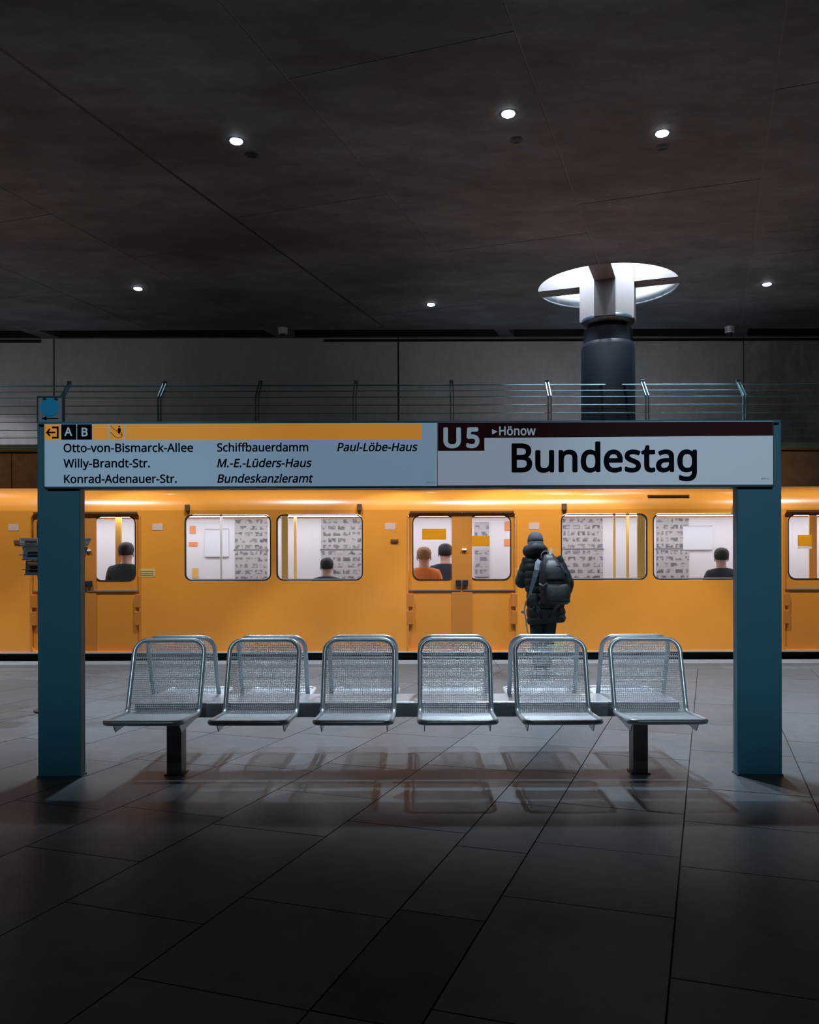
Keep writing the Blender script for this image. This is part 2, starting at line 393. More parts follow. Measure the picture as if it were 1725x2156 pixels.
# ---- ceiling: backing, cast panels with recessed joints, slots along the far edge
RH = 1.31
hole = MB().lathe([(RH, -0.6), (RH, 1.2)], (PIL.x, PIL.y, CEIL), 96).build('cutter', M['black'])
hole2 = MB().lathe([(RH, -0.6), (RH, 1.2)], (PIL2.x, PIL2.y, CEIL), 96).build('cutter', M['black'])
ceil = MB().box(XL, XR, YN, 18.60, CEIL + 0.006, CEIL + 0.3).build('ceiling', M['joint']); tag(ceil, kind='structure'); cut(ceil, hole); cut(ceil, hole2)
CV = [-6.77 + 2.495 * k for k in range(-6, 10)]
off = {2: 8.01 - 5.3, 1: 10.97 - 5.3, 3: 12.2 - 5.3}
for k in range(-6, 9):
    v0, v1 = CV[k + 6], CV[k + 7]; col = k
    base = {0: 10.97, 1: 8.01, 2: 12.2}.get(k, 9.0 + 1.9 * ((k * 7) % 5) / 2)
    for j in range(-5, 4):
        u0 = base + 5.3 * j
        poly = clipped(W(u0 + 0.009, u0 + 5.291, v0 + (0.022 if k == 0 else 0.009), v1 - (0.022 if k == -1 else 0.009)), y1=18.60)
        if not poly: continue
        o = MB().prism(ccw(poly), CEIL, CEIL + 0.03).build('ceiling_panel', M['ceiling'], ceil)
        if all(math.hypot(p[0] - PIL.x, p[1] - PIL.y) > 0 for p in poly):
            xs_ = [p[0] for p in poly]; ys_ = [p[1] for p in poly]
            for c_, h_ in ((PIL, hole), (PIL2, hole2)):
              if o and min(xs_) < c_.x + 1.4 and max(xs_) > c_.x - 1.4 and max(ys_) > c_.y - 1.4:
                cut(o, h_); o.data.materials.clear(); o.data.materials.append(M['ceiling'])
                if len(o.data.polygons) == 0: bpy.data.objects.remove(o); o = None
bpy.data.objects.remove(hole); bpy.data.objects.remove(hole2)
o = MB().prism(ccw(clipped(W(-12, 24, -6.77 - 0.02, -6.77 + 0.02), y1=18.6)), CEIL + 0.002, CEIL + 0.02).build('expansion_joint', M['black'], ceil); o['label'] = 'dark expansion joint'
tag(MB().box(XL, XR, 18.60, 19.6, CEIL + 0.30, CEIL + 0.40).build('trim_3', M['black']), kind='structure')  # black lid, so the slots look dark inside
MB().box(XL, XR, 19.20, 19.34, CEIL, CEIL + 0.3).build('edge_strip', M['ceiling'], ceil)
MB().box(XL, XR, 19.185, 19.199, CEIL + 0.002, CEIL + 0.3).build('slot_shade', M['black'], ceil)  # black sheet added, gives the slot's far side its shade
sl = [(-9.2, None), (55, 95), (565, 605), (1050, 1080), (1552, 1585)]
for a, b in sl[1:]:
    xa, xb = (a - CX) * 18.64 / FPX + 0.25, (b - CX) * 18.64 / FPX + 0.25
    q = 0.6 * SN / CS
    MB().prism(ccw([(xa - 0.35, 18.60), (xb - 0.35, 18.60), (xb - 0.35 + q, 19.2), (xa - 0.35 + q, 19.2)]), CEIL, CEIL + 0.25).build('slot_bridge', M['ceiling'], ceil)

# ---- the round shaft in the ceiling
for c_ in (PIL, PIL2):
    sh = MB(); n = 96; vs = []; fs = []
    for r, z in ((RH, CEIL + 0.0), (RH, 8.35), (RH + 0.12, 8.35), (RH + 0.12, CEIL + 0.04)):
        for k in range(n): a = 2 * PI * k / n; vs.append((c_.x + r * math.cos(a), c_.y + r * math.sin(a), z))
    for i in range(4):
        for k in range(n): fs.append((i * n + k, ((i + 1) % 4) * n + k, ((i + 1) % 4) * n + (k + 1) % n, i * n + (k + 1) % n))
    sh.add(vs, fs, True)
    shaft = sh.build('ceiling_shaft', M['shaft']); tag(shaft, kind='structure')
    MB().lathe([(RH + 0.12, 8.35), (RH + 0.12, 8.45)], (c_.x, c_.y, 0), 64).build('shaft_cap', M['white'], shaft)

# ================================================================ PILLAR
pil = thing('pillar', 'dark round pillar with cross-shaped head rising into the lit ceiling opening', 'pillar', (PIL.x, PIL.y, 3.54), world=True)
R = 0.505
zc = lambda y: CAMH + (HY - y) * 15.3 / FPX
MB().lathe([(R, 3.54), (R, zc(722)), (R - 0.015, zc(716)), (R - 0.03, zc(712))], (PIL.x, PIL.y, 0), 64).build('shaft', M['pillar'], pil)
MB().lathe([(R - 0.045, zc(713)), (R - 0.045, zc(683)), (R - 0.1, zc(681))], (PIL.x, PIL.y, 0), 64).build('neck', M['collar'], pil)
MB().lathe([(R - 0.17, zc(686)), (R - 0.17, zc(674)), (R - 0.05, zc(672)), (R + 0.0, zc(666)), (R, zc(661)), (R - 0.02, zc(658))], (PIL.x, PIL.y, 0), 64).build('collar', M['collar'], pil)
Rm = Matrix.Translation((PIL.x, PIL.y, 0)) @ Matrix.Rotation(-ANG, 4, 'Z')
hw = 0.195
plus = [(-hw, -R), (hw, -R), (hw, -hw), (R, -hw), (R, hw), (hw, hw), (hw, R), (-hw, R), (-hw, hw), (-R, hw), (-R, -hw), (-hw, -hw)]
MB().prism(plus, zc(664), 8.3, 'z', Rm).build('cross_head', M['head'], pil)
for k in range(4):
    Rk = Rm @ Matrix.Rotation(k * PI / 2, 4, 'Z')
    MB().box(R - 0.01, RH + 0.05, -hw, hw, CEIL + 0.005, 8.3, 0, Rk).build('cross_beam', M['head'], pil)

# ================================================================ RAILING ON THE GALLERY
rail = thing('gallery_railing', 'teal steel railing with thin horizontal bars along the raised gallery beyond the train', 'railing', (0, 15, 3.54), world=True)
zr = lambda y, Y: CAMH + (HY - y) * Y / FPX
KY = [(811, 15.33), (823, 15.2), (836, 15.06), (853, 15), (870, 15), (887, 15), (904, 15), (920, 15)]
px0 = (953 - CX) * 15 / FPX
posts = [px0 + 1.761 * k for k in range(-8, 9)]
for x in posts:
    m = MB()
    prof = [(14.98, 3.55), (15.02, 3.55), (15.02, zr(838, 15)), (15.35, zr(805, 15.35) ), (15.315, zr(803.5, 15.3)), (14.98, zr(836, 15) + 0.02)]
    for s in (-1, 1): m.prism(prof, x + s * 0.026 - 0.008, x + s * 0.026 + 0.008, 'x')
    m.box(x - 0.036, x + 0.036, 15.30, 15.345, zr(808, 15.35) - 0.0, zr(805, 15.35) + 0.03, 0.004)
    m.box(x - 0.05, x + 0.05, 14.97, 15.03, 3.54, 3.565)
    m.build('post', M['tealrail'], rail)
for i, (y, Y) in enumerate(KY):
    MB().tube([(XL, Y, zr(y, Y)), (0, Y, zr(y, Y)), (XR, Y, zr(y, Y))], 0.013 if i == 0 else 0.0085, 8).build('rail_bar', M['tealrail'], rail)

# ================================================================ CEILING FIXTURES
def downlight(x, y, label, group=None):
    t = thing('downlight', label, 'ceiling light', (x, y, CEIL), group=group)
    m = MB(); m.lathe([(0.098, -0.004), (0.098, 0.004)], n=32); m.build('trim_ring', M['dark'], t)
    MB().lathe([(0.03, -0.026), (0.055, -0.022), (0.074, -0.012), (0.078, -0.004)], n=28).build('lens', M['lens'], t)
    return t
DL = ['bright round downlight in the ceiling left of centre, beside a dark round vent', 'bright round downlight highest in the picture, near the top centre',
      'bright round downlight above the pillar, directly over a dark round vent', 'small round downlight at the far left of the ceiling',
      'small round downlight over the middle of the far track, left of the pillar', 'small round downlight at the far right, right of the pillar']
for p, l in zip(SPOTS, DL): downlight(p.x, p.y, l)
for x, y in EXTRA:
    w = 'added spot behind the camera lighting the sign' if y < 0 else ('unseen downlight right above the bench' if y < 8 else 'downlight over the near platform' if y < 12 else 'downlight over the gallery')
    downlight(x, y, 'round %s, %s, outside the picture' % (w, ('%s the middle' % ('left of' if x < 0 else 'right of')) if abs(x) > 9 or y < 0 and abs(x) > 1 else ('just left' if x < -1 else 'just right' if x > 1 else 'in the middle')))
VL = ['dark round vent in the ceiling, right below the left downlight', 'faint grey round vent below the topmost downlight', 'dark round vent directly below the right-hand downlight']
for (a, b), l in zip([(532, 324.5), (1090, 295), (1398, 311)], VL):
    p = onceil(a, b); t = thing('ceiling_vent', l, 'vent', (p.x, p.y, CEIL))
    rr = 0.088
    MB().lathe([(rr, -0.003), (rr, 0.006)], n=32).build('cover', M['collar'] if a == 1090 else M['dark'], t)
    m = MB()
    for q in (0.075, 0.05, 0.025): m.tube([(q * math.cos(i * PI / 12), q * math.sin(i * PI / 12), -0.004) for i in range(24)], 0.004, 6, True)
    m.build('grille_ring', M['dark'], t)
CL = ['white dome security camera under the ceiling above the left half of the sign', 'white dome security camera under the ceiling right of the pillar']
for (a, b), l in zip([(597, 701), (1538, 690)], CL):
    Y = 18.45; x = (a - CX) * Y / FPX; t = thing('security_camera', l, 'camera', (x, Y, CEIL))
    MB().lathe([(0.03, -0.045), (0.10, -0.045), (0.108, -0.02), (0.108, 0.0)], n=28).build('mount', M['white'], t)
    MB().lathe([(0.085, -0.135), (0.10, -0.125), (0.102, -0.05), (0.09, -0.045)], n=28).build('housing', M['white'], t)
    MB().lathe([(0.01, -0.185), (0.04, -0.18), (0.066, -0.16), (0.076, -0.135)], n=28).build('dome_lens', M['dark'], t)

GLYPHS = r'''
-	258	32 184 65 0 0 20,32 246 0 -21 65 0,226 246 -65 0 0 -21,226 184 0 20 -65 0
.	215	58 43 0 -19 0 20,72 85 -9 -8 10 8,107 97 -14 0 14 0,142 85 -10 8 10 -8,157 43 0 20 0 -19,142 2 10 8 -10 -9,107 -11 14 0 -14 0,72 2 10 -9 -9 8
1	459	285 0 0 191 -23 0,216 0 23 0 0 133,216 400 0 -133 0 16,216 439 0 -10 0 11,217 470 0 -10 1 9,219 499 -1 -10 -9 -9,196 477 7 6 -7 -6,169 455 11 9 -20 -17,108 405 21 17 -12 16,71 452 13 -15 52 40,226 573 -51 -41 20 0,285 573 -20 0 0 -191
2	459	417 0 0 21 -126 0,38 0 127 0 0 20,38 59 0 -20 50 50,188 210 -50 -50 29 29,261 287 -19 -22 20 23,306 353 -10 -21 10 22,322 424 0 -25 0 32,294 496 18 -16 -19 16,221 520 29 0 -28 0,147 506 21 10 -21 -10,83 466 22 17 -13 16,45 513 12 -16 15 13,94 548 -18 -10 18 10,153 572 -21 -6 21 6,221 581 -25 0 35 0,313 562 -26 12 25 -12,372 510 -14 22 15 -23,394 428 0 32 0 -30,375 344 13 26 -12 -26,324 267 22 25 -22 -26,247 185 29 29 -40 -39,128 67 39 40 0 -1,128 64 0 1 96 0,417 64 -96 0 0 -21
5	459	221 351 -19 0 39 0,322 331 -28 14 29 -13,389 274 -15 25 16 -25,413 183 0 36 0 -40,387 81 17 28 -17 -29,314 15 32 15 -32 -15,199 -8 45 0 -30 0,116 0 26 -5 -26 5,51 23 17 -10 0 22,51 90 0 -22 19 -12,121 62 -28 7 27 -7,200 52 -25 0 28 0,274 65 -21 -8 21 9,323 106 -12 -18 12 19,341 176 0 -28 0 37,306 262 23 -20 -23 20,197 292 50 0 -15 0,146 288 19 3 -19 -3,99 280 12 3 -11 7,64 302 12 -7 7 90,86 573 -7 -91 96 0,373 573 -96 0 0 -22,373 508 0 22 -76 0,146 508 76 0 -5 -55,132 342 5 56 9 2,169 348 -15 -2 16 2
A	512	437 0 25 0 -23 59,368 177 23 -59 -76 0,141 177 76 0 -23 -59,73 0 23 59 -24 0,0 0 24 0 75 192,224 575 -75 -192 21 0,289 575 -22 0 74 -192,512 0 -75 192 -25 0|282 415 22 -58 -1 4,274 438 4 -11 -3 11,263 473 4 -12 -3 12,255 500 2 -6 -3 -10,247 468 3 11 -3 -11,238 438 3 9 -3 -9,230 415 2 6 -21 -58,165 241 22 58 61 0,346 241 -60 0 -21 58
B	521	241 573 -54 0 72 0,404 541 -37 21 36 -21,459 431 0 52 0 -23,446 371 9 17 -8 -17,409 328 17 11 -16 -12,350 304 23 4 0 -1,350 300 0 1 24 -4,415 279 -20 10 20 -10,461 236 -11 18 11 -19,478 163 0 30 0 -35,454 74 16 25 -16 -24,385 19 30 12 -29 -13,279 0 41 0 -67 0,78 0 67 0 0 191,78 573 0 -191 54 0|256 329 -35 0 49 0,357 352 -18 -15 18 16,384 423 0 -31 0 31,351 490 22 -13 -22 14,245 511 48 0 -32 0,150 511 32 0 0 -61,150 329 0 60 35 0|150 269 37 0 0 -70,150 61 0 69 38 0,265 61 -38 0 51 0,371 91 -19 -20 20 19,401 168 0 -32 0 21,388 221 9 -15 -9 15,344 256 20 -8 -21 9,260 269 35 0 -37 0
E	446	398 0 0 21 -107 0,78 0 106 0 0 191,78 573 0 -191 106 0,398 573 -107 0 0 -22,398 509 0 21 -83 0,150 509 83 0 0 -59,150 330 0 60 78 0,383 330 -77 0 0 -20,383 268 0 21 -77 0,150 268 78 0 0 -68,150 63 0 69 83 0,398 63 -83 0 0 -21
H	594	516 0 0 191 -24 0,443 0 25 0 0 89,443 267 0 -89 -97 0,150 267 98 0 0 -89,150 0 0 89 -24 0,78 0 24 0 0 191,78 573 0 -191 24 0,150 573 -24 0 0 -81,150 330 0 81 98 0,443 330 -97 0 0 81,443 573 0 -81 25 0,516 573 -24 0 0 -191
K	496	496 0 -78 108 -28 0,411 0 29 0 -67 91,209 273 67 -91 -20 -17,150 222 19 17 0 -74,150 0 0 74 -24 0,78 0 24 0 0 191,78 573 0 -191 24 0,150 573 -24 0 0 -95,150 290 0 94 16 18,199 345 -17 -18 16 18,249 399 -17 -18 51 58,403 573 -51 -58 28 0,488 573 -28 0 -76 -84,261 323 75 83 78 -108
L	420	78 0 107 0 0 191,78 573 0 -191 24 0,150 573 -24 0 0 -170,150 64 0 170 83 0,400 64 -83 0 0 -21,400 0 0 21 -107 0
M	727	330 0 20 0 -62 167,142 502 63 -167 -1 0,139 502 1 0 1 -11,142 461 -1 17 0 -16,144 407 -1 19 0 -20,144 347 0 21 0 -116,144 0 0 116 -22 0,78 0 22 0 0 191,78 573 0 -191 35 0,184 573 -35 0 59 -157,361 103 -59 157 1 0,364 103 -1 0 60 157,544 573 -60 -157 35 0,650 573 -36 0 0 -191,650 0 0 191 -24 0,578 0 24 0 0 117,578 352 0 -117 0 19,579 408 -1 -19 1 18,581 460 -1 -16 1 16,584 501 -1 -11 -1 0,581 501 1 0 -64 -167,390 0 63 167 -20 0
N	609	532 0 0 191 -28 0,447 0 29 0 -102 159,141 476 102 -159 -1 0,138 476 1 0 1 -13,141 432 -1 17 1 -17,143 378 -1 19 1 -19,144 320 0 20 0 -107,144 0 0 107 -22 0,78 0 22 0 0 191,78 573 0 -191 28 0,161 573 -28 0 102 -158,467 99 -102 158 1 0,470 99 -1 0 -1 8,468 137 1 -17 -1 17,466 193 0 -20 -1 21,464 249 0 -17 0 108,464 573 0 -108 23 0,532 573 -23 0 0 -191
O	626	577 287 0 59 0 -44,561 166 11 36 -12 -36,510 73 23 26 -22 -26,428 13 33 14 -33 -14,314 -8 43 0 -45 0,196 13 34 -14 -33 14,114 73 22 -26 -22 26,65 167 11 -37 -11 36,49 288 0 -44 0 59,78 442 -19 -44 19 44,166 545 -40 -25 39 24,314 581 -60 0 58 0,459 545 -39 24 39 -24,547 442 -20 44 20 -44|125 287 0 48 0 -48,145 163 -13 35 14 -35,207 83 -28 18 28 -19,314 55 -43 0 43 0,420 83 -28 -19 27 18,481 163 -13 -35 14 35,501 287 0 -48 0 72,456 457 30 -41 -30 41,314 518 65 0 -43 0,207 490 28 19 -28 -18,145 411 14 34 -13 -34
P	485	229 573 -50 0 75 0,393 528 -34 30 34 -29,444 404 0 54 0 -23,433 336 7 22 -8 -21,395 278 17 17 -18 -17,324 238 29 10 -29 -10,216 223 42 0 -22 0,150 223 22 0 0 -74,150 0 0 74 -24 0,78 0 24 0 0 191,78 573 0 -191 50 0|223 511 51 0 -24 0,150 511 24 0 0 -76,150 285 0 75 19 0,208 285 -20 0 36 0,298 296 -24 -7 24 8,352 334 -12 -18 12 17,370 401 0 -28 0 37,334 484 24 -19 -23 18
S	440	403 153 0 30 0 -34,378 66 16 24 -17 -24,307 11 30 13 -31 -13,198 -8 42 0 -21 0,137 -5 19 -2 -20 2,83 4 16 -4 -16 4,41 19 12 -6 0 23,41 88 0 -23 19 -8,113 65 -29 7 28 -7,201 55 -30 0 29 0,273 66 -20 -8 19 7,316 98 -10 -14 10 14,330 147 0 -19 0 18,318 194 8 -13 -8 13,277 230 20 -11 -19 11,196 265 34 -13 -25 9,131 294 19 -11 -18 10,85 330 12 -14 -12 13,57 375 6 -17 -6 17,48 435 0 -23 0 30,71 513 -15 -22 16 21,136 563 -28 -12 27 12,231 581 -36 0 31 0,318 572 -27 6 26 -6,389 549 -21 9 -8 -21,366 487 8 20 -19 8,302 508 23 -5 -23 6,229 517 25 0 -24 0,169 507 16 7 -16 -7,133 478 8 12 -8 -13,121 434 0 16 0 -19,133 386 -8 13 8 -13,172 351 -18 10 19 -10,246 318 -31 12 34 -12,332 279 -24 14 23 -14,385 228 -13 20 12 -20
U	586	513 202 0 124 0 -39,489 95 16 32 -16 -32,416 20 33 18 -33 -19,290 -8 51 0 -71 0,128 50 37 -39 -37 39,72 204 0 -64 0 123,72 573 0 -123 24 0,144 573 -24 0 0 -124,144 201 0 124 0 -46,182 93 -25 26 24 -26,294 55 -50 0 35 0,379 73 -22 -12 22 13,427 126 -11 -23 10 22,442 202 0 -29 0 124,442 573 0 -124 24 0,513 573 -24 0 0 -124
W	746	735 573 -25 0 -50 -191,583 0 51 191 -24 0,510 0 24 0 -37 125,399 375 37 -125 -4 12,389 410 3 -12 -3 12,380 443 3 -10 -3 11,373 471 2 -8 -2 8,370 488 0 -3 -1 -3,367 471 1 8 -1 -8,361 443 3 11 -3 -10,352 409 3 12 -2 -12,342 373 4 12 -36 -124,234 0 36 124 -24 0,161 0 25 0 -50 191,10 573 50 -191 25 0,85 573 -25 0 30 -117,174 223 -30 116 3 -12,183 186 -3 12 3 -12,190 151 -2 12 3 -11,196 118 -1 11 2 -11,201 87 -1 10 2 10,206 119 -1 -11 2 12,213 154 -2 -12 3 12,222 191 -3 -12 3 12,232 227 -3 -12 33 115,333 573 -34 -116 25 0,407 573 -24 0 35 -116,512 225 -35 116 4 -13,523 187 -3 13 3 -12,532 151 -3 12 2 -12,538 117 -1 11 2 -11,544 87 -2 9 1 13,550 129 -3 -15 3 14,560 175 -4 -16 3 16,572 224 -5 -17 29 116,660 573 -29 -117 25 0
a	450	231 437 -28 0 52 0,347 403 -25 23 25 -23,385 293 0 50 0 -98,385 0 0 98 -17 0,334 0 17 0 -5 20,320 61 5 -20 -1 0,317 61 1 0 -13 -16,279 22 13 10 -13 -10,234 -1 17 5 -17 -5,172 -8 24 0 -25 0,103 6 21 -9 -21 9,55 48 11 -19 -12 19,37 119 0 -28 0 43,87 219 -33 -24 34 23,243 257 -70 -3 24 0,316 259 -24 -1 0 9,316 285 0 -9 0 36,293 359 15 -14 -16 14,227 380 28 0 -23 0,163 370 20 7 -21 -7,106 347 17 9 -7 18,84 400 7 -17 19 10,151 426 -26 -7 25 7|252 208 21 1 -54 -2,141 182 20 15 -21 -15,110 119 0 27 0 -24,132 66 -15 11 15 -11,188 49 -23 0 37 0,279 79 -24 -20 24 20,315 172 0 -42 0 12,315 210 0 -13 -21 -1
b	493	139 461 0 50 0 -18,138 410 0 16 -1 -16,135 373 1 9 1 0,139 373 -2 0 12 18,189 419 -21 -13 22 12,272 437 -34 0 53 0,401 381 -33 37 32 -37,449 215 0 74 0 -49,427 91 15 34 -15 -33,365 17 27 16 -27 -17,272 -8 35 0 -34 0,189 10 22 -12 -21 13,139 55 12 -18 -2 0,133 55 2 0 -5 -19,119 0 4 18 -17 0,68 0 17 0 0 203,68 609 0 -203 24 0,139 609 -24 0 0 -49|260 379 39 0 -31 0,188 361 17 12 -18 -11,150 308 7 24 -8 -23,139 217 0 37 0 -1,139 214 0 1 0 -53,165 93 -18 28 17 -28,261 51 -47 0 39 0,348 93 -19 -28 19 28,376 216 0 -54 0 54,348 338 19 -28 -19 27
c	385	241 -8 24 0 -38 0,139 15 30 -15 -30 16,69 87 17 -32 -16 33,44 213 0 -51 0 52,71 342 -18 -34 17 33,142 415 -30 -16 31 15,245 438 -38 0 22 0,309 431 -21 5 20 -5,358 415 -12 6 -7 -20,337 356 7 20 -13 5,292 370 17 -5 -17 4,244 376 15 0 -29 0,172 358 19 12 -18 -13,131 303 9 24 -9 -24,117 213 0 36 0 -34,131 126 -9 24 9 -24,172 71 -19 13 18 -12,240 53 -27 0 23 0,302 60 -18 -5 18 5,351 78 -15 -7 0 -21,351 15 0 21 -14 -7,304 -2 17 4 -18 -4
d	493	221 -8 22 0 -54 0,92 48 32 -37 -32 37,44 214 0 -74 0 74,93 381 -33 -37 32 38,221 438 -53 0 23 0,280 429 -17 6 16 -5,323 407 -12 9 12 -10,354 374 -8 12 2 0,359 374 -1 0 0 7,356 405 2 -13 -1 14,354 438 0 -8 0 57,354 609 0 -57 24 0,425 609 -24 0 0 -203,425 0 0 203 -19 0,368 0 19 0 -3 19,358 58 3 -20 -1 0,354 58 2 0 -8 -13,323 24 12 10 -12 -9,279 1 17 6 -16 -6|232 51 -39 0 45 0,328 88 -19 -25 18 25,355 200 0 -50 0 5,355 213 0 -4 0 54,329 336 17 -28 -18 29,231 379 48 0 -38 0,146 334 19 30 -19 -30,117 213 0 50 0 -52,146 93 -19 28 19 -28
e	452	234 438 -38 0 37 0,329 414 -26 16 27 -16,390 346 -14 29 14 -29,411 244 0 39 0 -14,411 201 0 14 -98 0,117 201 98 0 1 -48,154 90 -23 26 24 -25,254 52 -43 0 27 0,327 60 -21 -5 21 5,392 82 -22 -10 0 -21,392 20 0 21 -22 -10,327 -1 22 4 -21 -5,251 -8 29 0 -41 0,143 17 31 -17 -31 16,70 91 18 -33 -17 33,44 212 0 -48 0 47,68 333 -16 -34 16 33,134 411 -28 -19 29 18|233 380 24 0 -33 0,154 348 19 21 -20 -22,119 257 3 39 73 0,338 257 -73 0 0 25,326 322 8 -19 -7 18,292 364 16 -10 -15 11
f	276	266 375 0 18 -36 0,158 375 36 0 0 -125,158 0 0 125 -24 0,87 0 24 0 0 125,87 375 0 -125 -25 0,12 375 25 0 0 11,12 408 0 -11 25 8,87 432 -25 -8 0 9,87 457 0 -8 0 37,104 547 -11 -23 11 23,152 597 -21 -10 20 11,227 613 -29 0 17 0,274 609 -14 3 14 -3,310 599 -10 4 -6 -18,292 544 6 18 -9 2,262 552 11 -3 -11 2,228 556 12 0 -24 0,175 532 12 16 -11 -16,158 458 0 34 0 -9,158 430 0 9 36 0,266 430 -36 0 0 -18
g	493	221 438 -56 0 28 0,297 422 -23 11 23 -11,355 373 -16 22 2 0,359 373 -1 0 3 19,369 430 -3 -19 19 0,425 430 -19 0 0 -146,425 -7 0 145 0 -41,404 -109 14 27 -14 -28,341 -172 28 14 -29 -14,233 -192 43 0 -31 0,147 -186 26 -4 -26 5,78 -165 20 -9 0 21,78 -100 0 -22 20 -11,149 -125 -27 6 27 -6,237 -134 -31 0 36 0,324 -101 -22 -22 21 21,355 -13 0 -37 0 6,355 4 0 -6 0 6,356 32 0 -12 1 12,358 57 -1 -5 -1 0,354 57 2 0 -15 -22,299 8 22 11 -22 -11,221 -8 30 0 -55 0,91 51 31 -40 -31 39,44 214 0 -70 0 69,91 377 -31 -40 31 41|230 379 29 0 -24 0,169 359 17 13 -17 -13,130 303 9 25 -9 -24,117 213 0 36 0 -53,146 92 -19 28 20 -28,232 50 -38 0 22 0,288 58 -16 -5 15 6,326 85 -10 -12 11 12,349 131 -5 -19 5 18,356 197 0 -25 0 6,356 214 0 -5 0 39,343 309 9 -24 -9 24,302 362 18 -12 -19 11
h	496	139 431 0 59 0 -11,138 399 0 11 -1 -10,135 370 1 9 1 0,140 370 -2 0 9 15,174 407 -14 -9 14 10,221 429 -18 -5 17 6,273 437 -18 0 35 0,360 421 -23 11 24 -11,413 370 -12 23 12 -23,431 280 0 37 0 -93,431 0 0 93 -24 0,361 0 23 0 0 92,361 275 0 -92 0 35,338 353 15 -17 -16 17,265 379 33 0 -32 0,189 360 18 12 -18 -12,150 308 8 23 -7 -24,139 222 0 34 0 -74,139 0 0 74 -24 0,68 0 24 0 0 203,68 609 0 -203 24 0,139 609 -24 0 0 -59
i	207	139 430 -24 0 0 -143,139 0 0 143 -24 0,68 0 24 0 0 143,68 430 0 -143 24 0|104 591 -12 0 11 0,133 580 -9 7 8 -7,145 546 0 16 0 -15,133 512 8 8 -9 -7,104 501 11 0 -12 0,75 512 8 -7 -8 8,63 546 0 -15 0 16,75 580 -8 -7 8 7
k	428	138 291 0 106 0 -8,137 257 1 14 -1 -13,135 221 0 10 1 0,138 221 -1 0 3 5,152 240 -6 -8 7 8,172 264 -7 -8 7 9,189 285 -5 -6 46 48,326 430 -45 -49 28 0,409 430 -28 0 -58 -61,235 246 58 61 62 -82,421 0 -62 82 -28 0,336 0 28 0 -50 67,187 200 50 -66 -16 -14,138 158 16 14 0 -53,138 0 0 53 -23 0,68 0 23 0 0 203,68 609 0 -203 23 0,138 609 -23 0 0 -106
l	207	139 0 0 203 -24 0,68 0 24 0 0 203,68 609 0 -203 24 0,139 609 -24 0 0 -203
m	750	540 438 -28 0 48 0,649 401 -24 24 24 -25,685 280 0 55 0 -93,685 0 0 93 -23 0,615 0 23 0 0 92,615 277 0 -93 0 33,594 353 14 -17 -14 17,528 379 30 0 -42 0,438 342 18 24 -18 -24,411 237 0 46 0 -79,411 0 0 79 -23 0,342 0 23 0 0 92,342 277 0 -93 0 22,332 333 6 -15 -6 15,303 367 13 -7 -13 8,253 379 21 0 -28 0,185 360 17 12 -16 -12,150 308 7 23 -8 -23,139 223 0 34 0 -74,139 0 0 74 -24 0,68 0 24 0 0 143,68 430 0 -143 19 0,125 430 -19 0 4 -20,136 371 -4 20 1 0,140 371 -2 0 9 15,173 409 -13 -10 13 9,217 431 -17 -5 16 4,266 438 -17 0 33 0,349 420 -22 12 22 -12,398 366 -10 24 1 0,402 366 -2 0 14 24,461 420 -25 -12 25 12
n	496	275 438 -18 0 51 0,391 401 -26 24 27 -25,431 280 0 55 0 -93,431 0 0 93 -24 0,361 0 23 0 0 92,361 275 0 -92 0 35,338 353 15 -17 -16 17,265 379 33 0 -48 0,166 338 18 27 -18 -26,139 223 0 50 0 -74,139 0 0 74 -24 0,68 0 24 0 0 143,68 430 0 -143 19 0,125 430 -19 0 4 -20,136 371 -4 20 1 0,140 371 -2 0 9 15,175 409 -14 -10 14 9,222 431 -17 -5 17 4
o	485	442 216 0 47 0 -36,428 121 9 27 -10 -28,388 51 17 19 -18 -20,324 7 25 10 -24 -10,241 -8 31 0 -28 0,163 7 24 -10 -24 10,100 51 18 -20 -17 19,59 121 10 -28 -10 27,44 216 0 -36 0 47,68 336 -16 -32 16 33,137 412 -30 -18 30 17,244 438 -41 0 39 0,347 412 -30 17 30 -18,417 336 -17 33 16 -32|117 216 0 51 0 -34,130 128 -9 25 9 -25,172 71 -19 13 18 -14,243 51 -29 0 29 0,314 71 -18 -14 19 13,356 128 -9 -25 8 25,369 216 0 -34 0 34,355 303 9 -24 -9 24,314 359 18 -13 -18 13,242 379 30 0 -44 0,147 335 20 29 -20 -29
r	331	269 438 -20 0 8 0,295 437 -10 0 9 -1,319 433 -7 2 -3 -22,310 368 3 22 -7 2,287 372 9 -1 -8 1,264 374 7 0 -17 0,217 363 14 7 -15 -7,176 334 12 13 -11 -13,149 289 6 17 -7 -18,139 229 0 22 0 -76,139 0 0 76 -24 0,68 0 24 0 0 143,68 430 0 -143 19 0,126 430 -19 0 3 -26,134 351 -3 26 1 0,137 351 -1 0 9 16,170 395 -13 -13 13 13,214 426 -16 -8 17 8
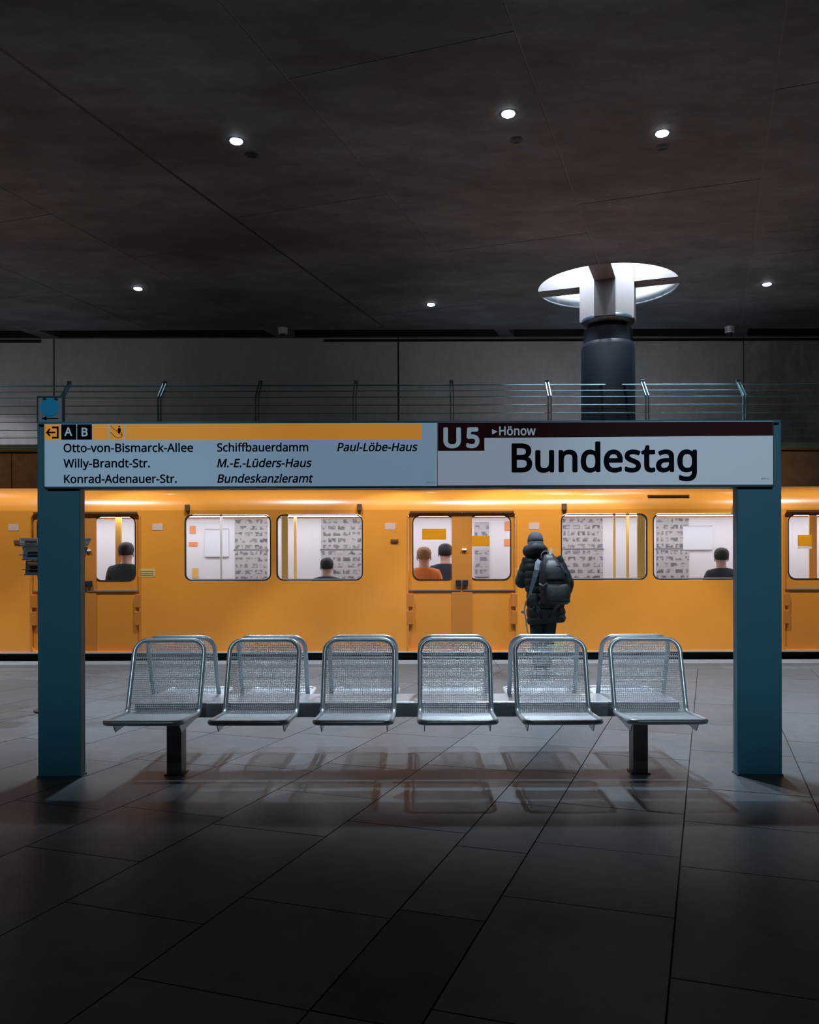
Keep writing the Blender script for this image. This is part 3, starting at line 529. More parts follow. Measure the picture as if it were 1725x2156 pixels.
s	384	348 119 0 23 0 -28,327 49 14 19 -14 -19,268 6 26 10 -26 -9,176 -8 36 0 -30 0,99 -1 22 -5 -22 5,42 19 16 -8 0 22,42 83 0 -21 17 -8,104 60 -24 7 24 -7,178 49 -25 0 36 0,256 66 -16 -11 16 12,280 112 0 -19 0 11,271 141 6 -8 -6 9,239 167 16 -9 -15 8,174 196 28 -11 -28 10,103 228 19 -11 -20 10,57 266 11 -15 -11 15,41 324 0 -24 0 36,85 408 -29 -20 30 20,202 438 -48 0 26 0,275 430 -22 5 23 -5,339 409 -20 9 -8 -19,315 353 8 19 -18 7,258 372 20 -5 -20 5,197 380 21 0 -29 0,131 366 15 9 -15 -9,108 328 0 16 0 -12,119 298 -7 8 7 -8,154 274 -17 8 16 -8,219 246 -28 10 27 -10,289 215 -20 11 19 -11,333 176 -10 15 10 -15
t	289	212 50 -20 0 10 0,245 53 -12 -2 11 1,272 59 -7 -3 0 -18,272 5 0 18 -8 -4,240 -4 14 2 -14 -3,200 -8 13 0 -23 0,138 4 19 -8 -19 7,91 44 12 -19 -11 19,74 125 0 -35 0 84,74 375 0 -83 -21 0,13 375 20 0 0 12,13 409 0 -11 20 9,75 437 -21 -9 9 31,103 528 -10 -30 14 0,144 528 -14 0 0 -32,144 430 0 33 42 0,269 430 -42 0 0 -18,269 375 0 18 -42 0,144 375 42 0 0 -83,144 127 0 83 0 -26,163 69 -12 12 13 -13
u	496	427 430 -23 0 0 -143,427 0 0 143 -19 0,370 0 19 0 -4 19,359 57 4 -19 -1 0,356 57 1 0 -9 -15,321 20 14 10 -15 -10,273 -1 18 4 -17 -5,220 -8 18 0 -34 0,134 8 23 -11 -24 11,81 59 12 -23 -12 23,63 148 0 -36 0 94,63 430 0 -94 24 0,135 430 -24 0 0 -92,135 153 0 92 0 -34,158 76 -16 17 15 -17,230 51 -32 0 32 0,306 69 -19 -12 18 12,345 121 -8 -23 8 24,357 206 0 -33 0 75,357 430 0 -75 23 0
v	407	163 0 27 0 -54 143,0 430 54 -143 25 0,75 430 -25 0 31 -85,167 176 -31 85 4 -11,180 137 -4 15 5 -14,193 96 -3 13 4 -13,201 63 -1 9 1 0,204 63 -1 0 3 9,214 96 -4 -13 4 14,227 138 -5 -15 5 14,241 176 -4 -11 30 85,332 430 -30 -85 25 0,407 430 -25 0 -54 -143,244 0 54 143 -27 0
w	630	346 243 24 -81 -4 11,336 276 3 -11 -3 11,328 308 2 -10 -3 9,321 335 2 -8 -2 9,316 357 1 -6 -1 0,313 357 1 0 -1 -6,308 335 2 9 -2 -8,302 307 2 10 -2 -10,294 275 3 11 -3 -10,284 242 4 11 -26 -80,207 1 26 80 -27 0,127 1 26 0 -40 143,9 431 39 -144 24 0,82 431 -25 0 20 -77,141 201 -20 77 4 -15,153 154 -4 16 4 -15,163 109 -3 15 3 -14,169 73 -1 10 1 0,172 73 -1 0 2 6,178 97 -2 -10 2 10,185 128 -3 -11 2 10,193 160 -3 -11 3 10,201 188 -2 -8 26 81,277 431 -25 -81 26 0,354 431 -25 0 25 -81,428 188 -24 81 4 -12,440 149 -4 14 4 -14,451 109 -4 13 3 -13,457 74 -1 10 1 0,460 74 -1 0 1 9,466 108 -3 -14 3 13,477 153 -4 -17 4 16,489 201 -4 -16 20 77,549 431 -20 -77 24 0,621 431 -24 0 -39 -144,502 1 40 143 -28 0,419 1 28 0 -24 81
y	409	1 430 58 -144 25 0,76 430 -25 0 31 -82,169 185 -31 82 6 -14,184 144 -5 13 5 -14,196 105 -3 12 4 -13,205 68 -2 12 1 0,209 68 -2 0 3 14,224 121 -7 -22 7 21,245 186 -7 -22 30 81,333 430 -29 -81 25 0,409 430 -25 0 -62 -163,224 -59 61 163 -10 -27,188 -130 14 21 -14 -20,138 -176 20 11 -19 -11,67 -192 28 0 -12 0,34 -190 9 -2 -10 1,9 -186 7 -2 0 19,9 -130 0 -19 6 -1,30 -133 -8 1 8 -1,56 -135 -9 0 17 0,99 -126 -12 -6 12 7,130 -99 -9 -12 8 11,152 -59 -6 -15 7 19,174 -2 -7 -19 -58 144
z	377	346 0 0 18 -105 0,31 0 105 0 0 16,31 47 0 -16 77 109,262 375 -77 -109 -72 0,45 375 72 0 0 18,45 430 0 -18 98 0,340 430 -98 0 0 -18,340 377 0 18 -76 -108,112 55 76 107 78 0,346 55 -78 0 0 -19
ö	485	442 216 0 47 0 -36,428 121 9 27 -10 -28,388 51 17 19 -18 -20,324 7 25 10 -24 -10,241 -8 31 0 -28 0,163 7 24 -10 -24 10,100 51 18 -20 -17 19,59 121 10 -28 -10 27,44 216 0 -36 0 47,68 336 -16 -32 16 33,137 412 -30 -18 30 17,244 438 -41 0 39 0,347 412 -30 17 30 -18,417 336 -17 33 16 -32|117 216 0 51 0 -34,130 128 -9 25 9 -25,172 71 -19 13 18 -14,243 51 -29 0 29 0,314 71 -18 -14 19 13,356 128 -9 -25 8 25,369 216 0 -34 0 34,355 303 9 -24 -9 24,314 359 18 -13 -18 13,242 379 30 0 -44 0,147 335 20 29 -20 -29|131 546 0 -13 0 14,142 576 -8 -6 7 6,168 585 -10 0 11 0,195 576 -8 6 7 -6,206 546 0 14 0 -13,195 516 7 7 -8 -7,168 506 11 0 -10 0,142 516 7 -7 -8 7|281 546 0 -13 0 14,292 576 -7 -6 8 6,318 585 -10 0 11 0,345 576 -8 6 7 -6,356 546 0 14 0 -13,345 516 7 7 -8 -7,318 506 11 0 -10 0,292 516 8 -7 -7 7
ü	496	427 430 -23 0 0 -143,427 0 0 143 -19 0,370 0 19 0 -4 19,359 57 4 -19 -1 0,356 57 1 0 -9 -15,321 20 14 10 -15 -10,273 -1 18 4 -17 -5,220 -8 18 0 -34 0,134 8 23 -11 -24 11,81 59 12 -23 -12 23,63 148 0 -36 0 94,63 430 0 -94 24 0,135 430 -24 0 0 -92,135 153 0 92 0 -34,158 76 -16 17 15 -17,230 51 -32 0 32 0,306 69 -19 -12 18 12,345 121 -8 -23 8 24,357 206 0 -33 0 75,357 430 0 -75 23 0|136 546 0 -13 0 14,147 576 -8 -6 7 6,173 585 -10 0 10 0,200 576 -8 6 7 -6,211 546 0 14 0 -13,200 516 7 7 -8 -7,173 506 10 0 -10 0,147 516 7 -7 -8 7|286 546 0 -13 0 14,297 576 -7 -6 7 6,323 585 -10 0 10 0,350 576 -8 6 7 -6,361 546 0 14 0 -13,350 516 7 7 -8 -7,323 506 10 0 -10 0,297 516 7 -7 -7 7
'''

# ================================================================ STATION SIGN
GLY = {}
for ln in GLYPHS.strip('\n').split('\n'):
    ch, adv, body = ln.split('\t')
    GLY[ch] = (int(adv), [[[int(v) for v in p.split()] for p in s.split(',')] for s in body.split('|')] if body else [])
def lettering(text, x0, x1, ybase, cap, Y, m, parent, weight=0.0, slant=0.0, name='lettering', proud=0.0015, track=0):
    """real letter shapes: x0..x1, baseline and cap height in photograph pixels on the plane Y"""
    cu = bpy.data.curves.new(name, 'CURVE'); cu.dimensions = '2D'; cu.fill_mode = 'BOTH'; cu.resolution_u = 5; cu.extrude = 0.0
    pen = 0
    for ch in text:
        if ch == ' ': pen += 260; continue
        adv, spl = GLY[ch]
        for s in spl:
            sp = cu.splines.new('BEZIER'); sp.bezier_points.add(len(s) - 1); sp.use_cyclic_u = True
            for bp, (x, y, a, b, c, d) in zip(sp.bezier_points, s):
                bp.handle_left_type = bp.handle_right_type = 'FREE'
                bp.co = ((x + pen) / 1000, y / 1000, 0); bp.handle_left = ((x + pen + a) / 1000, (y + b) / 1000, 0); bp.handle_right = ((x + pen + c) / 1000, (y + d) / 1000, 0)
        pen += adv + track
    t = bpy.data.objects.new(name, cu); COL.objects.link(t)
    me = bpy.data.meshes.new_from_object(t.evaluated_get(bpy.context.evaluated_depsgraph_get()))
    bpy.data.objects.remove(t)
    k = Y / FPX; sz = cap * k / (CAPH + 2 * weight)
    xs = [v.co.x for v in me.vertices]; sx = (x1 - x0) * k / ((max(xs) - min(xs)) + 2 * weight)
    ox = (x0 - CX) * k - (min(xs) - weight) * sx; oz = CAMH - (ybase - HY) * k + weight * sz
    for v in me.vertices:
        x, y = v.co.x, v.co.y
        v.co = (ox + x * sx + y * sz * slant - (slant * cap * k * 0.5), Y - proud, oz + y * sz)
    me.materials.clear(); me.materials.append(m)
    if weight: # bolder letters: the flat shapes laid over each other, shifted within the sheet
        q = [(v.co.x, v.co.y, v.co.z) for v in me.vertices]; fc = [tuple(p.vertices) for p in me.polygons]; mb = MB()
        rx, rz = weight * sx, weight * sz
        for i in range(12):
            a = 2 * PI * i / 12; mb.add([(x + rx * math.cos(a), y - 0.00002 * i, z + rz * math.sin(a)) for x, y, z in q], fc)
        mb.add(q, fc); me = mb.mesh(name, m)
    return link(name, me, parent)
CAPH = max(p[1] for s in GLY['B'][1] for p in s) / 1000

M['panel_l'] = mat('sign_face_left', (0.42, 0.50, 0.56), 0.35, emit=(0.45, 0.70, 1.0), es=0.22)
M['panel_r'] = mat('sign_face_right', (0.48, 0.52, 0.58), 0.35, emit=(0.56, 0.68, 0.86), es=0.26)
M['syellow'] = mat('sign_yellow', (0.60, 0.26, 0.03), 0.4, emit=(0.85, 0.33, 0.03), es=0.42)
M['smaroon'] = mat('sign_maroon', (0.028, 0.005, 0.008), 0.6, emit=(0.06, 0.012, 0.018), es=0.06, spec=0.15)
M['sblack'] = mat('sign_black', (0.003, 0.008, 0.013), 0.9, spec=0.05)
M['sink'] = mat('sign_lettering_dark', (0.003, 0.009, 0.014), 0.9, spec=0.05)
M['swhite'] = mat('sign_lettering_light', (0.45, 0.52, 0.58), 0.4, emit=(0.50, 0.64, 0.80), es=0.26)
YS = 5.485; KS = YS / FPX
SX = lambda px: (px - CX) * KS
SZ = lambda py: CAMH - (py - HY) * KS
sign = thing('station_sign', 'wide teal station sign on two posts reading Bundestag above the bench', 'sign', (0.0, 5.56, 0), world=True)
for x0, x1 in ((-2.577, -2.292), (2.076, 2.373)):
    MB().box(x0, x1, 5.52, 5.61, 0.002, 2.35, 0.010).build('post', M['teal'], sign)
    o = MB().box(x0 - 0.004, x1 + 0.004, 5.516, 5.614, 0.0, 0.012).build('base_trim', M['tealdark'], sign)
MB().box(SX(78), SX(1646), 5.49, 5.63, SZ(891.5), SZ(885.5), 0.004).build('top_rail', M['teal'], sign)
MB().box(SX(96), SX(1632), 5.49, 5.63, SZ(1027), SZ(1023.2), 0.003).build('bottom_rail', M['tealdark'], sign)
MB().box(SX(91), SX(1632), 5.497, 5.60, SZ(1024), SZ(889)).build('housing', M['dark'], sign)
def plate(x0, x1, y0, y1, m, parent, name, t=0.0006, r=0.0, Y=None):
    Yp = (YS if Y is None else Y)
    pts = rrect(SX(x0), SX(x1), SZ(y1), SZ(y0), r) if r else [(SX(x0), SZ(y1)), (SX(x1), SZ(y1)), (SX(x1), SZ(y0)), (SX(x0), SZ(y0))]
    return MB().prism(pts, Yp - t, Yp - 0.0001, 'y').build(name, m, parent)
def face(x0, x1, y0, y1, m, name, label):
    o = MB().box(SX(x0), SX(x1), YS, 5.50, SZ(y1), SZ(y0), 0.002).build(name, m, sign); o['label'] = label; return o
pl = face(94, 921.4, 890.5, 1022.6, M['panel_l'], 'face_panel', 'bluish white panel listing street exits')
pr = face(922.6, 1629, 889, 1022, M['panel_r'], 'face_panel', 'pale panel with the station name')
# left panel: coloured band, pictograms, street names
def ptag(o, l): o['label'] = l; return o
ptag(plate(94.6, 128.6, 891.5, 924.5, M['syellow'], pl, 'pictogram_field', 0.0006), 'yellow field with the exit arrow')
plate(129.8, 161.6, 891.5, 924, M['sblack'], pl, 'letter_field'); plate(163.2, 194.4, 891.5, 924, M['sblack'], pl, 'letter_field')
plate(196, 228, 891.5, 924.5, M['syellow'], pl, 'band_field'); plate(231, 262, 891.5, 924.5, M['syellow'], pl, 'pictogram_field')
ptag(plate(265, 888.5, 891.5, 925, M['syellow'], pl, 'colour_band'), 'long yellow band')
def stroke(pts, w, m, parent, name, closed=False, th=0.0012):
    """flat stroke drawn on the sign face; pts in photograph pixels"""
    mb = MB(); n = len(pts)
    for i in range(n if closed else n - 1):
        a, b = Vector(pts[i]), Vector(pts[(i + 1) % n]); d = (b - a).normalized(); q = Vector((-d.y, d.x)) * w / 2; a = a - d * w * 0.35; b = b + d * w * 0.35
        poly = [a + q, a - q, b - q, b + q]
        mb.prism([(SX(p.x), SZ(p.y)) for p in poly], YS - th, YS - 0.0002, 'y')
    return mb
ex = stroke([(112, 898), (122.5, 898), (122.5, 919.5), (112, 919.5)], 4.0, None, None, None)
e2 = stroke([(100, 908.5), (116, 908.5)], 3.4, None, None, None); ex.add(e2.v, e2.f)
e2 = stroke([(105.5, 902), (99.5, 908.5), (105.5, 915)], 3.4, None, None, None); ex.add(e2.v, e2.f)
ex.build('exit_arrow', M['sblack'], pl)
es = stroke([(233.5, 895), (245, 905.5)], 1.1, None, None, None)
for pts in ([(246, 904), (251, 911), (257, 914)], [(233, 908), (244, 918.5), (249, 920.5), (255, 919.5), (258.5, 915), (257, 910), (254, 907)]):
    e2 = stroke(pts, 1.1, None, None, None); es.add(e2.v, e2.f)
def disc(cx, cy, r, th=0.0012, n=24):
    return MB().prism([(SX(cx) + r * KS * math.cos(2 * PI * i / n), SZ(cy) + r * KS * math.sin(2 * PI * i / n)) for i in range(n)], YS - th, YS - 0.0002, 'y')
d = disc(252, 896.5, 1.8); es.add(d.v, d.f)
es.prism([(SX(a), SZ(b)) for a, b in ((249.5, 899.5), (254.5, 899.5), (255.5, 905), (253.5, 910.5), (250.5, 910.5), (248.5, 904.5))], YS - 0.0012, YS - 0.0002, 'y')
es.build('escalator_pictogram', M['sblack'], pl)
lettering('A', 136.5, 153, 916, 18.5, YS, M['swhite'], pl, 0.018)
lettering('B', 172.8, 185.5, 917, 18.5, YS, M['swhite'], pl, 0.022)
for tx, a, b, y, sl in (('Otto-von-Bismarck-Allee', 134.6, 407.5, 950.3, 0), ('Willy-Brandt-Str.', 134.4, 316.5, 982.8, 0), ('Konrad-Adenauer-Str.', 135.4, 373, 1015.6, 0),
                        ('Schiffbauerdamm', 457.8, 650, 950, 0), ('M.-E.-Lüders-Haus', 459.5, 657, 983, 0.2), ('Bundeskanzleramt', 460, 659.5, 1015.6, 0.2), ('Paul-Löbe-Haus', 712.5, 880, 950, 0.2)):
    lettering(tx, a, b, y, 18.0, YS, M['sink'], pl, 0.019 if not sl else 0.020, sl)
lettering('BUN 22.2', 899.5, 916, 1017, 3.2, YS, M['sink'], pl)
# right panel: maroon band, line number, destination, station name
rb = MB().prism([(SX(a), SZ(b)) for a, b in ((922.8, 889.5), (1628.6, 889.5), (1628.6, 919), (1021, 922.5), (1021, 949.5), (922.8, 949.5))][::-1], YS - 0.0006, YS - 0.0001, 'y').build('colour_band', M['smaroon'], pr)
rb['label'] = 'dark maroon band with the line number'
lettering('U', 934.5, 971.5, 943.5, 43.5, YS, M['swhite'], pr, 0.030)
lettering('5', 982.5, 1010.5, 943.5, 43.5, YS, M['swhite'], pr, 0.034)
MB().prism([(SX(a), SZ(b)) for a, b in ((1037, 915.5), (1048.5, 909.2), (1037, 903.8))], YS - 0.0014, YS - 0.0002, 'y').build('direction_triangle', M['swhite'], pr)
lettering('Hönow', 1052, 1129, 917.2, 19, YS, M['swhite'], pr, 0.018)
lettering('Bundestag', 1078, 1468.5, 995.5, 61.5, YS, M['sink'], pr, 0.021)
lettering('BUN 22.1', 1604.5, 1621, 1011, 3.2, YS, M['sink'], pr)

# small square sign with the blue disc, standing on the left end
M['frost'] = mat('frosted_plate', (0.30, 0.31, 0.33), 0.4)
M['blue'] = mat('blue_disc', (0.0, 0.22, 0.42), 0.4, emit=(0.0, 0.2, 0.4), es=0.15)  # faint glow added, makes up for missing front light
Yd = 5.55; KD = Yd / FPX; DX = lambda p: (p - CX) * KD; DZ = lambda p: CAMH - (p - HY) * KD
ds = thing('blue_disc_sign', 'small square grey sign with a blue disc and left arrow on the big sign', 'sign', (DX(106), Yd, 2.36), world=True)
x0, x1, z0, z1 = DX(79), DX(134), SZ(885.4), DZ(832)
MB().box(x0 + 0.004, x1 - 0.004, Yd, Yd + 0.02, z0 + 0.004, z1 - 0.004).build('plate', M['frost'], ds)
m = MB(); t = 0.008
for a, b, c, d in ((x0, x1, z0, z0 + t), (x0, x1, z1 - t, z1), (x0, x0 + t, z0 + t, z1 - t), (x1 - t, x1, z0 + t, z1 - t)): m.box(a, b, Yd - 0.006, Yd + 0.03, c, d)
m.build('frame', M['tealdark'], ds)
MB().lathe([(19.6 * KD, -0.002), (19.6 * KD, 0.002)], n=48, M=Matrix.Translation((DX(105.8), Yd - 0.002, DZ(855))) @ Matrix.Rotation(PI / 2, 4, 'X')).build('disc', M['blue'], ds)
m = MB(); m.box(DX(96), DX(124), Yd - 0.003, Yd - 0.0001, DZ(880), DZ(878)); m.prism([(DX(88), DZ(879)), (DX(99), DZ(883)), (DX(99), DZ(875))], Yd - 0.003, Yd - 0.0001, 'y')
m.build('arrow', M['sblack'], ds)
for a in (95.5, 119.5): MB().box(DX(a - 3.2), DX(a + 3.2), Yd - 0.010, Yd - 0.0001, DZ(840.5), DZ(836), 0.002).build('clip', M['dark'], ds)

# ================================================================ BENCH
bench = thing('platform_bench', 'back-to-back steel bench with twelve wire mesh seats under the station sign', 'bench', (-0.1215, 5.76, 0))
W2 = 0.2355
MB().box(-1.83, 1.83, -0.18, 0.18, 0.384, 0.486, 0.008).build('beam', M['beam'], bench)
for x in (-1.565, 1.565):
    MB().box(x - 0.05, x + 0.05, -0.19, -0.07, 0.006, 0.384, 0.006).build('leg', M['legsteel'], bench)
    MB().box(x - 0.062, x + 0.062, -0.20, -0.06, 0.0, 0.008).build('foot_plate', M['dark'], bench)
loop = fillet([(-W2, -0.70, 0.447), (W2, -0.70, 0.447), (W2, -0.275, 0.428), (W2, -0.112, 0.898), (-W2, -0.112, 0.898), (-W2, -0.275, 0.428)], [0.055, 0.055, 0.07, 0.085, 0.085, 0.07], True, 7)
seat_me = MB().tube(loop, 0.0165, 12, True).mesh('seat', M['steel'])
prof = fillet([(0, -0.692, 0.447), (0, -0.275, 0.428), (0, -0.117, 0.885)], [0, 0.07, 0], False, 5)
lens_ = [0]
for a, b in zip(prof, prof[1:]): lens_.append(lens_[-1] + (b - a).length)
def at_len(s):
    for i in range(len(prof) - 1):
        if s <= lens_[i + 1] + 1e-9:
            t = (s - lens_[i]) / (lens_[i + 1] - lens_[i]); return prof[i].lerp(prof[i + 1], t)
    return prof[-1].copy()
mesh = MB(); nx = 35; wi = W2 - 0.008
def sq(path, r, M_=None): mesh.tube(path, r, 6, False, False)
for i in range(nx):
    x = -wi + 2 * wi * (i + 0.5) / nx
    rr = 0.085; d = abs(x) - (W2 - rr); cutl = rr - math.sqrt(max(rr * rr - d * d, 0)) if d > 0 else 0
    rf = 0.055; d = abs(x) - (W2 - rf); cf = rf - math.sqrt(max(rf * rf - d * d, 0)) if d > 0 else 0
    s0, s1 = cf, lens_[-1] - cutl
    ss = [s0] + [l for l in lens_ if s0 + 0.005 < l < s1 - 0.005] + [s1]
    sq([at_len(s) + Vector((x, 0, 0)) for s in ss], 0.0015)
ny = int(lens_[-1] / 0.0125)
for j in range(ny + 1):
    s = lens_[-1] * j / ny; p = at_len(s); q = at_len(min(s + 0.01, lens_[-1])) - at_len(max(s - 0.01, 0)); q.normalize()
    nn = Vector((0, -q.z, q.y)) * 0.003
    w = wi; dt = lens_[-1] - s
    if dt < 0.085: w = W2 - 0.085 + math.sqrt(max(0.085 ** 2 - (0.085 - dt) ** 2, 0))
    if s < 0.055: w = min(w, W2 - 0.055 + math.sqrt(max(0.055 ** 2 - (0.055 - s) ** 2, 0)))
    if w < 0.05: continue
    sq([p + nn + Vector((-w, 0, 0)), p + nn + Vector((w, 0, 0))], 0.0019)
for s in (0.47, 0.78): # two stiffer cross wires
    p = at_len(s); sq([p + Vector((-W2, 0.004, 0)), p + Vector((W2, 0.004, 0))], 0.004)
wire_me = mesh.mesh('wire_mesh', M['steelwire'], False)
br_me = {}
for s in (-1, 1):
    br_me[s] = MB().prism([(-0.63, 0.438), (-0.570, 0.367), (-0.178, 0.393), (-0.178, 0.44), (-0.28, 0.425)], s * 0.205 - 0.003, s * 0.205 + 0.003, 'x').mesh('bracket', M['beam'])
names = ['leftmost', 'second from the left', 'third from the left', 'fourth from the left', 'fifth from the left', 'rightmost']
for side in (0, 1):
    for i in range(6):
        x = (i - 2.5) * 0.6435
        st = link('seat', seat_me, bench); st.location = (x, 0, 0); st.rotation_euler = (0, 0, PI * side)
        st['label'] = ('front row seat, ' if side == 0 else 'rear row seat, ') + names[i]
        w = link('wire_mesh', wire_me, st); w['kind'] = 'stuff'
        for s in (-1, 1): link('bracket', br_me[s], st)

# ================================================================ TRAIN
YT0 = 12.2; KT = YT0 / FPX
TX = lambda px: (px - CX) * KT
TZ = lambda py: CAMH - (py - HY) * KT
M['yellow'] = mat('train_yellow', (0.90, 0.295, 0.034), 0.30, coat=0.5, noise=(1.2, 0.05, 3))
M['yellowdoor'] = mat('train_yellow_door', (0.74, 0.235, 0.024), 0.34, coat=0.4)
M['rubber'] = mat('black_rubber', (0.012, 0.012, 0.014), 0.5)
M['tbrown'] = mat('brown_fitting', (0.16, 0.065, 0.02), 0.5)
M['tsill'] = mat('sill_metal', (0.75, 0.75, 0.76), 0.3, 0.6)
M['tgrey'] = mat('grey_strip', (0.22, 0.21, 0.20), 0.4, 0.3)
M['sticker'] = mat('pale_sticker', (0.75, 0.45, 0.34), 0.5)
M['notice'] = mat('pale_yellow_notice', (0.72, 0.46, 0.14), 0.5)
M['iwhite'] = mat('interior_white', (0.78, 0.77, 0.80), 0.45)
M['igrey'] = mat('interior_grey', (0.42, 0.41, 0.42), 0.5)
M['ifloor'] = mat('interior_floor', (0.12, 0.12, 0.13), 0.5)
M['pole'] = mat('yellow_pole', (0.85, 0.52, 0.12), 0.3)
M['strip'] = mat('train_lamp', (1, 1, 1), 0.3, emit=(1.0, 0.95, 1.0), es=8)
M['orange'] = mat('orange_label', (0.85, 0.30, 0.10), 0.5)
M['ylabel'] = mat('yellow_label', (0.90, 0.62, 0.12), 0.5, emit=(0.9, 0.6, 0.12), es=0.12)
M['wlabel'] = mat('white_label', (0.80, 0.78, 0.76), 0.5)
M['poster'] = mat('poster_paper', (0.74, 0.76, 0.80), 0.5)
M['red'] = mat('red_fabric', (0.75, 0.12, 0.06), 0.6)
def glass_mat():
    m = bpy.data.materials.new('window_glass'); m.use_nodes = True; nt = m.node_tree; nt.nodes.remove(nt.nodes['Principled BSDF'])
    t = nt.nodes.new('ShaderNodeBsdfTransparent'); t.inputs[0].default_value = (0.93, 0.94, 0.95, 1)
    g = nt.nodes.new('ShaderNodeBsdfGlossy'); g.inputs['Roughness'].default_value = 0.05
    f = nt.nodes.new('ShaderNodeFresnel'); f.inputs[0].default_value = 1.45; mx = nt.nodes.new('ShaderNodeMixShader')
    nt.links.new(f.outputs[0], mx.inputs[0]); nt.links.new(t.outputs[0], mx.inputs[1]); nt.links.new(g.outputs[0], mx.inputs[2])
    nt.links.new(mx.outputs[0], nt.nodes['Material Output'].inputs[0]); return m
M['glass'] = glass_mat()
def lit_film(name, col):
    """thin coloured film stuck to the pane: lets the light of the carriage through"""
    m = bpy.data.materials.new(name); m.use_nodes = True; nt = m.node_tree; nt.nodes.remove(nt.nodes['Principled BSDF'])
    a = nt.nodes.new('ShaderNodeBsdfDiffuse'); b = nt.nodes.new('ShaderNodeBsdfTranslucent'); a.inputs[0].default_value = b.inputs[0].default_value = (*col, 1)
    mx = nt.nodes.new('ShaderNodeMixShader'); mx.inputs[0].default_value = 0.75
    nt.links.new(a.outputs[0], mx.inputs[1]); nt.links.new(b.outputs[0], mx.inputs[2]); nt.links.new(mx.outputs[0], nt.nodes['Material Output'].inputs[0]); return m
M['fylabel'] = lit_film('yellow_pane_film', (0.95, 0.66, 0.14)); M['fwlabel'] = lit_film('white_pane_film', (0.95, 0.93, 0.92))
def film_mat(name, bg, ink, sx, sz):
    """rows of small grey gate-like marks printed on a light film"""
    m = mat(name, bg, 0.5); nt = m.node_tree; N = nt.nodes.new; L = nt.links.new; b = nt.nodes['Principled BSDF']
    tc = N('ShaderNodeTexCoord'); mp = N('ShaderNodeMapping'); mp.inputs['Rotation'].default_value = (PI / 2, 0, 0); L(tc.outputs['Object'], mp.inputs[0])
    br = N('ShaderNodeTexBrick'); br.inputs['Scale'].default_value = 1.0; br.inputs['Brick Width'].default_value = sx; br.inputs['Row Height'].default_value = sz
    br.inputs['Mortar Size'].default_value = 0.022; br.inputs['Mortar Smooth'].default_value = 0.1; br.inputs['Bias'].default_value = 0
    br.inputs['Color1'].default_value = (*ink, 1); br.inputs['Color2'].default_value = (*[c * 1.9 for c in ink], 1); br.inputs['Mortar'].default_value = (*bg, 1); L(mp.outputs[0], br.inputs['Vector'])
    n = N('ShaderNodeTexNoise'); n.inputs['Scale'].default_value = 14; n.inputs['Detail'].default_value = 3; L(mp.outputs[0], n.inputs['Vector'])
    gt = N('ShaderNodeMapRange'); gt.inputs['From Min'].default_value = 0.46; gt.inputs['From Max'].default_value = 0.56; L(n.outputs['Fac'], gt.inputs['Value'])
    mx = N('ShaderNodeMix'); mx.data_type = 'RGBA'; mx.inputs[7].default_value = (*bg, 1); L(br.outputs['Color'], mx.inputs[6]); L(gt.outputs[0], mx.inputs[0]); L(mx.outputs[2], b.inputs['Base Color'])
    return m
M['film'] = film_mat('patterned_film', (0.50, 0.48, 0.48), (0.13, 0.13, 0.14), 0.17, 0.11)
M['seatcloth'] = film_mat('patterned_seat_cloth', (0.32, 0.30, 0.30), (0.05, 0.06, 0.09), 0.09, 0.07)

train = thing('subway_train', 'yellow subway train with lit windows standing along the platform behind the bench', 'train', (0, YT0, -1.1), world=True)
X0, X1 = -12.9, 13.2
DCX = TX(973); PER = 793 * KT
doors = [DCX + k * PER for k in (-2, -1, 0, 1, 2)]
pairs = [DCX + (k + 0.5) * PER for k in (-3, -2, -1, 0, 1, 2)]
zb, zt = 0.112, 2.20
WZ0, WZ1 = TZ(1222.5), TZ(1082)
holes = []
dh = 0.795; dz1 = TZ(1077)
for d in doors: holes.append(rrect(d - dh, d + dh, 0.135, dz1, 0.09))
wins = []
for c in pairs:
    for a, b in ((-188, -5.5), (5.5, 188)):
        xa, xb = c + a * KT, c + b * KT
        if xa < X0 + 0.1 or xb > X1 - 0.1: continue
        wins.append((xa, xb)); holes.append(rrect(xa, xb, WZ0, WZ1, 0.105))
holed([(X0, zb), (X1, zb), (X1, zt), (X0, zt)], holes, YT0, YT0 + 0.05, 'body_side', M['yellow'], train)
holed([(X0, zb), (X1, zb), (X1, zt), (X0, zt)], holes, YT0 + 0.051, YT0 + 0.056, 'inner_lining', M['iwhite'], train)
# roof: curved shoulder and shallow vault
pr_ = [(YT0, zt), (YT0 + 0.012, zt + 0.06), (YT0 + 0.045, zt + 0.13), (YT0 + 0.10, zt + 0.195), (YT0 + 0.18, zt + 0.25), (YT0 + 0.29, zt + 0.295), (YT0 + 0.45, zt + 0.34), (YT0 + 0.8, zt + 0.40), (YT0 + 1.15, zt + 0.415)]
full = pr_ + [(2 * (YT0 + 1.15) - y, z) for y, z in pr_[-2::-1]]
m = MB(); n = len(full); vs = [(x, y, z) for x in (X0, X1) for y, z in full]
m.add(vs, [(i, i + 1, n + i + 1, n + i) for i in range(n - 1)], True)
m.add([(x, y, z) for x in (X0, X1) for y, z in ((YT0 + 0.05, zt + 0.07), (YT0 + 2.25, zt + 0.07), (YT0 + 2.25, zt + 0.12), (YT0 + 0.05, zt + 0.12))], [(0, 1, 5, 4), (0, 1, 2, 3), (4, 5, 6, 7)])
m.build('roof', M['yellow'], train)
MB().box(X0, X1, YT0 - 0.012, YT0 + 0.02, 2.415, 2.43).build('rain_strip', M['yellow'], train) if False else None
MB().box(X0, X1, YT0 - 0.012, YT0 + 0.04, TZ(1374), TZ(1371.3)).build('sill_strip', M['tsill'], train)
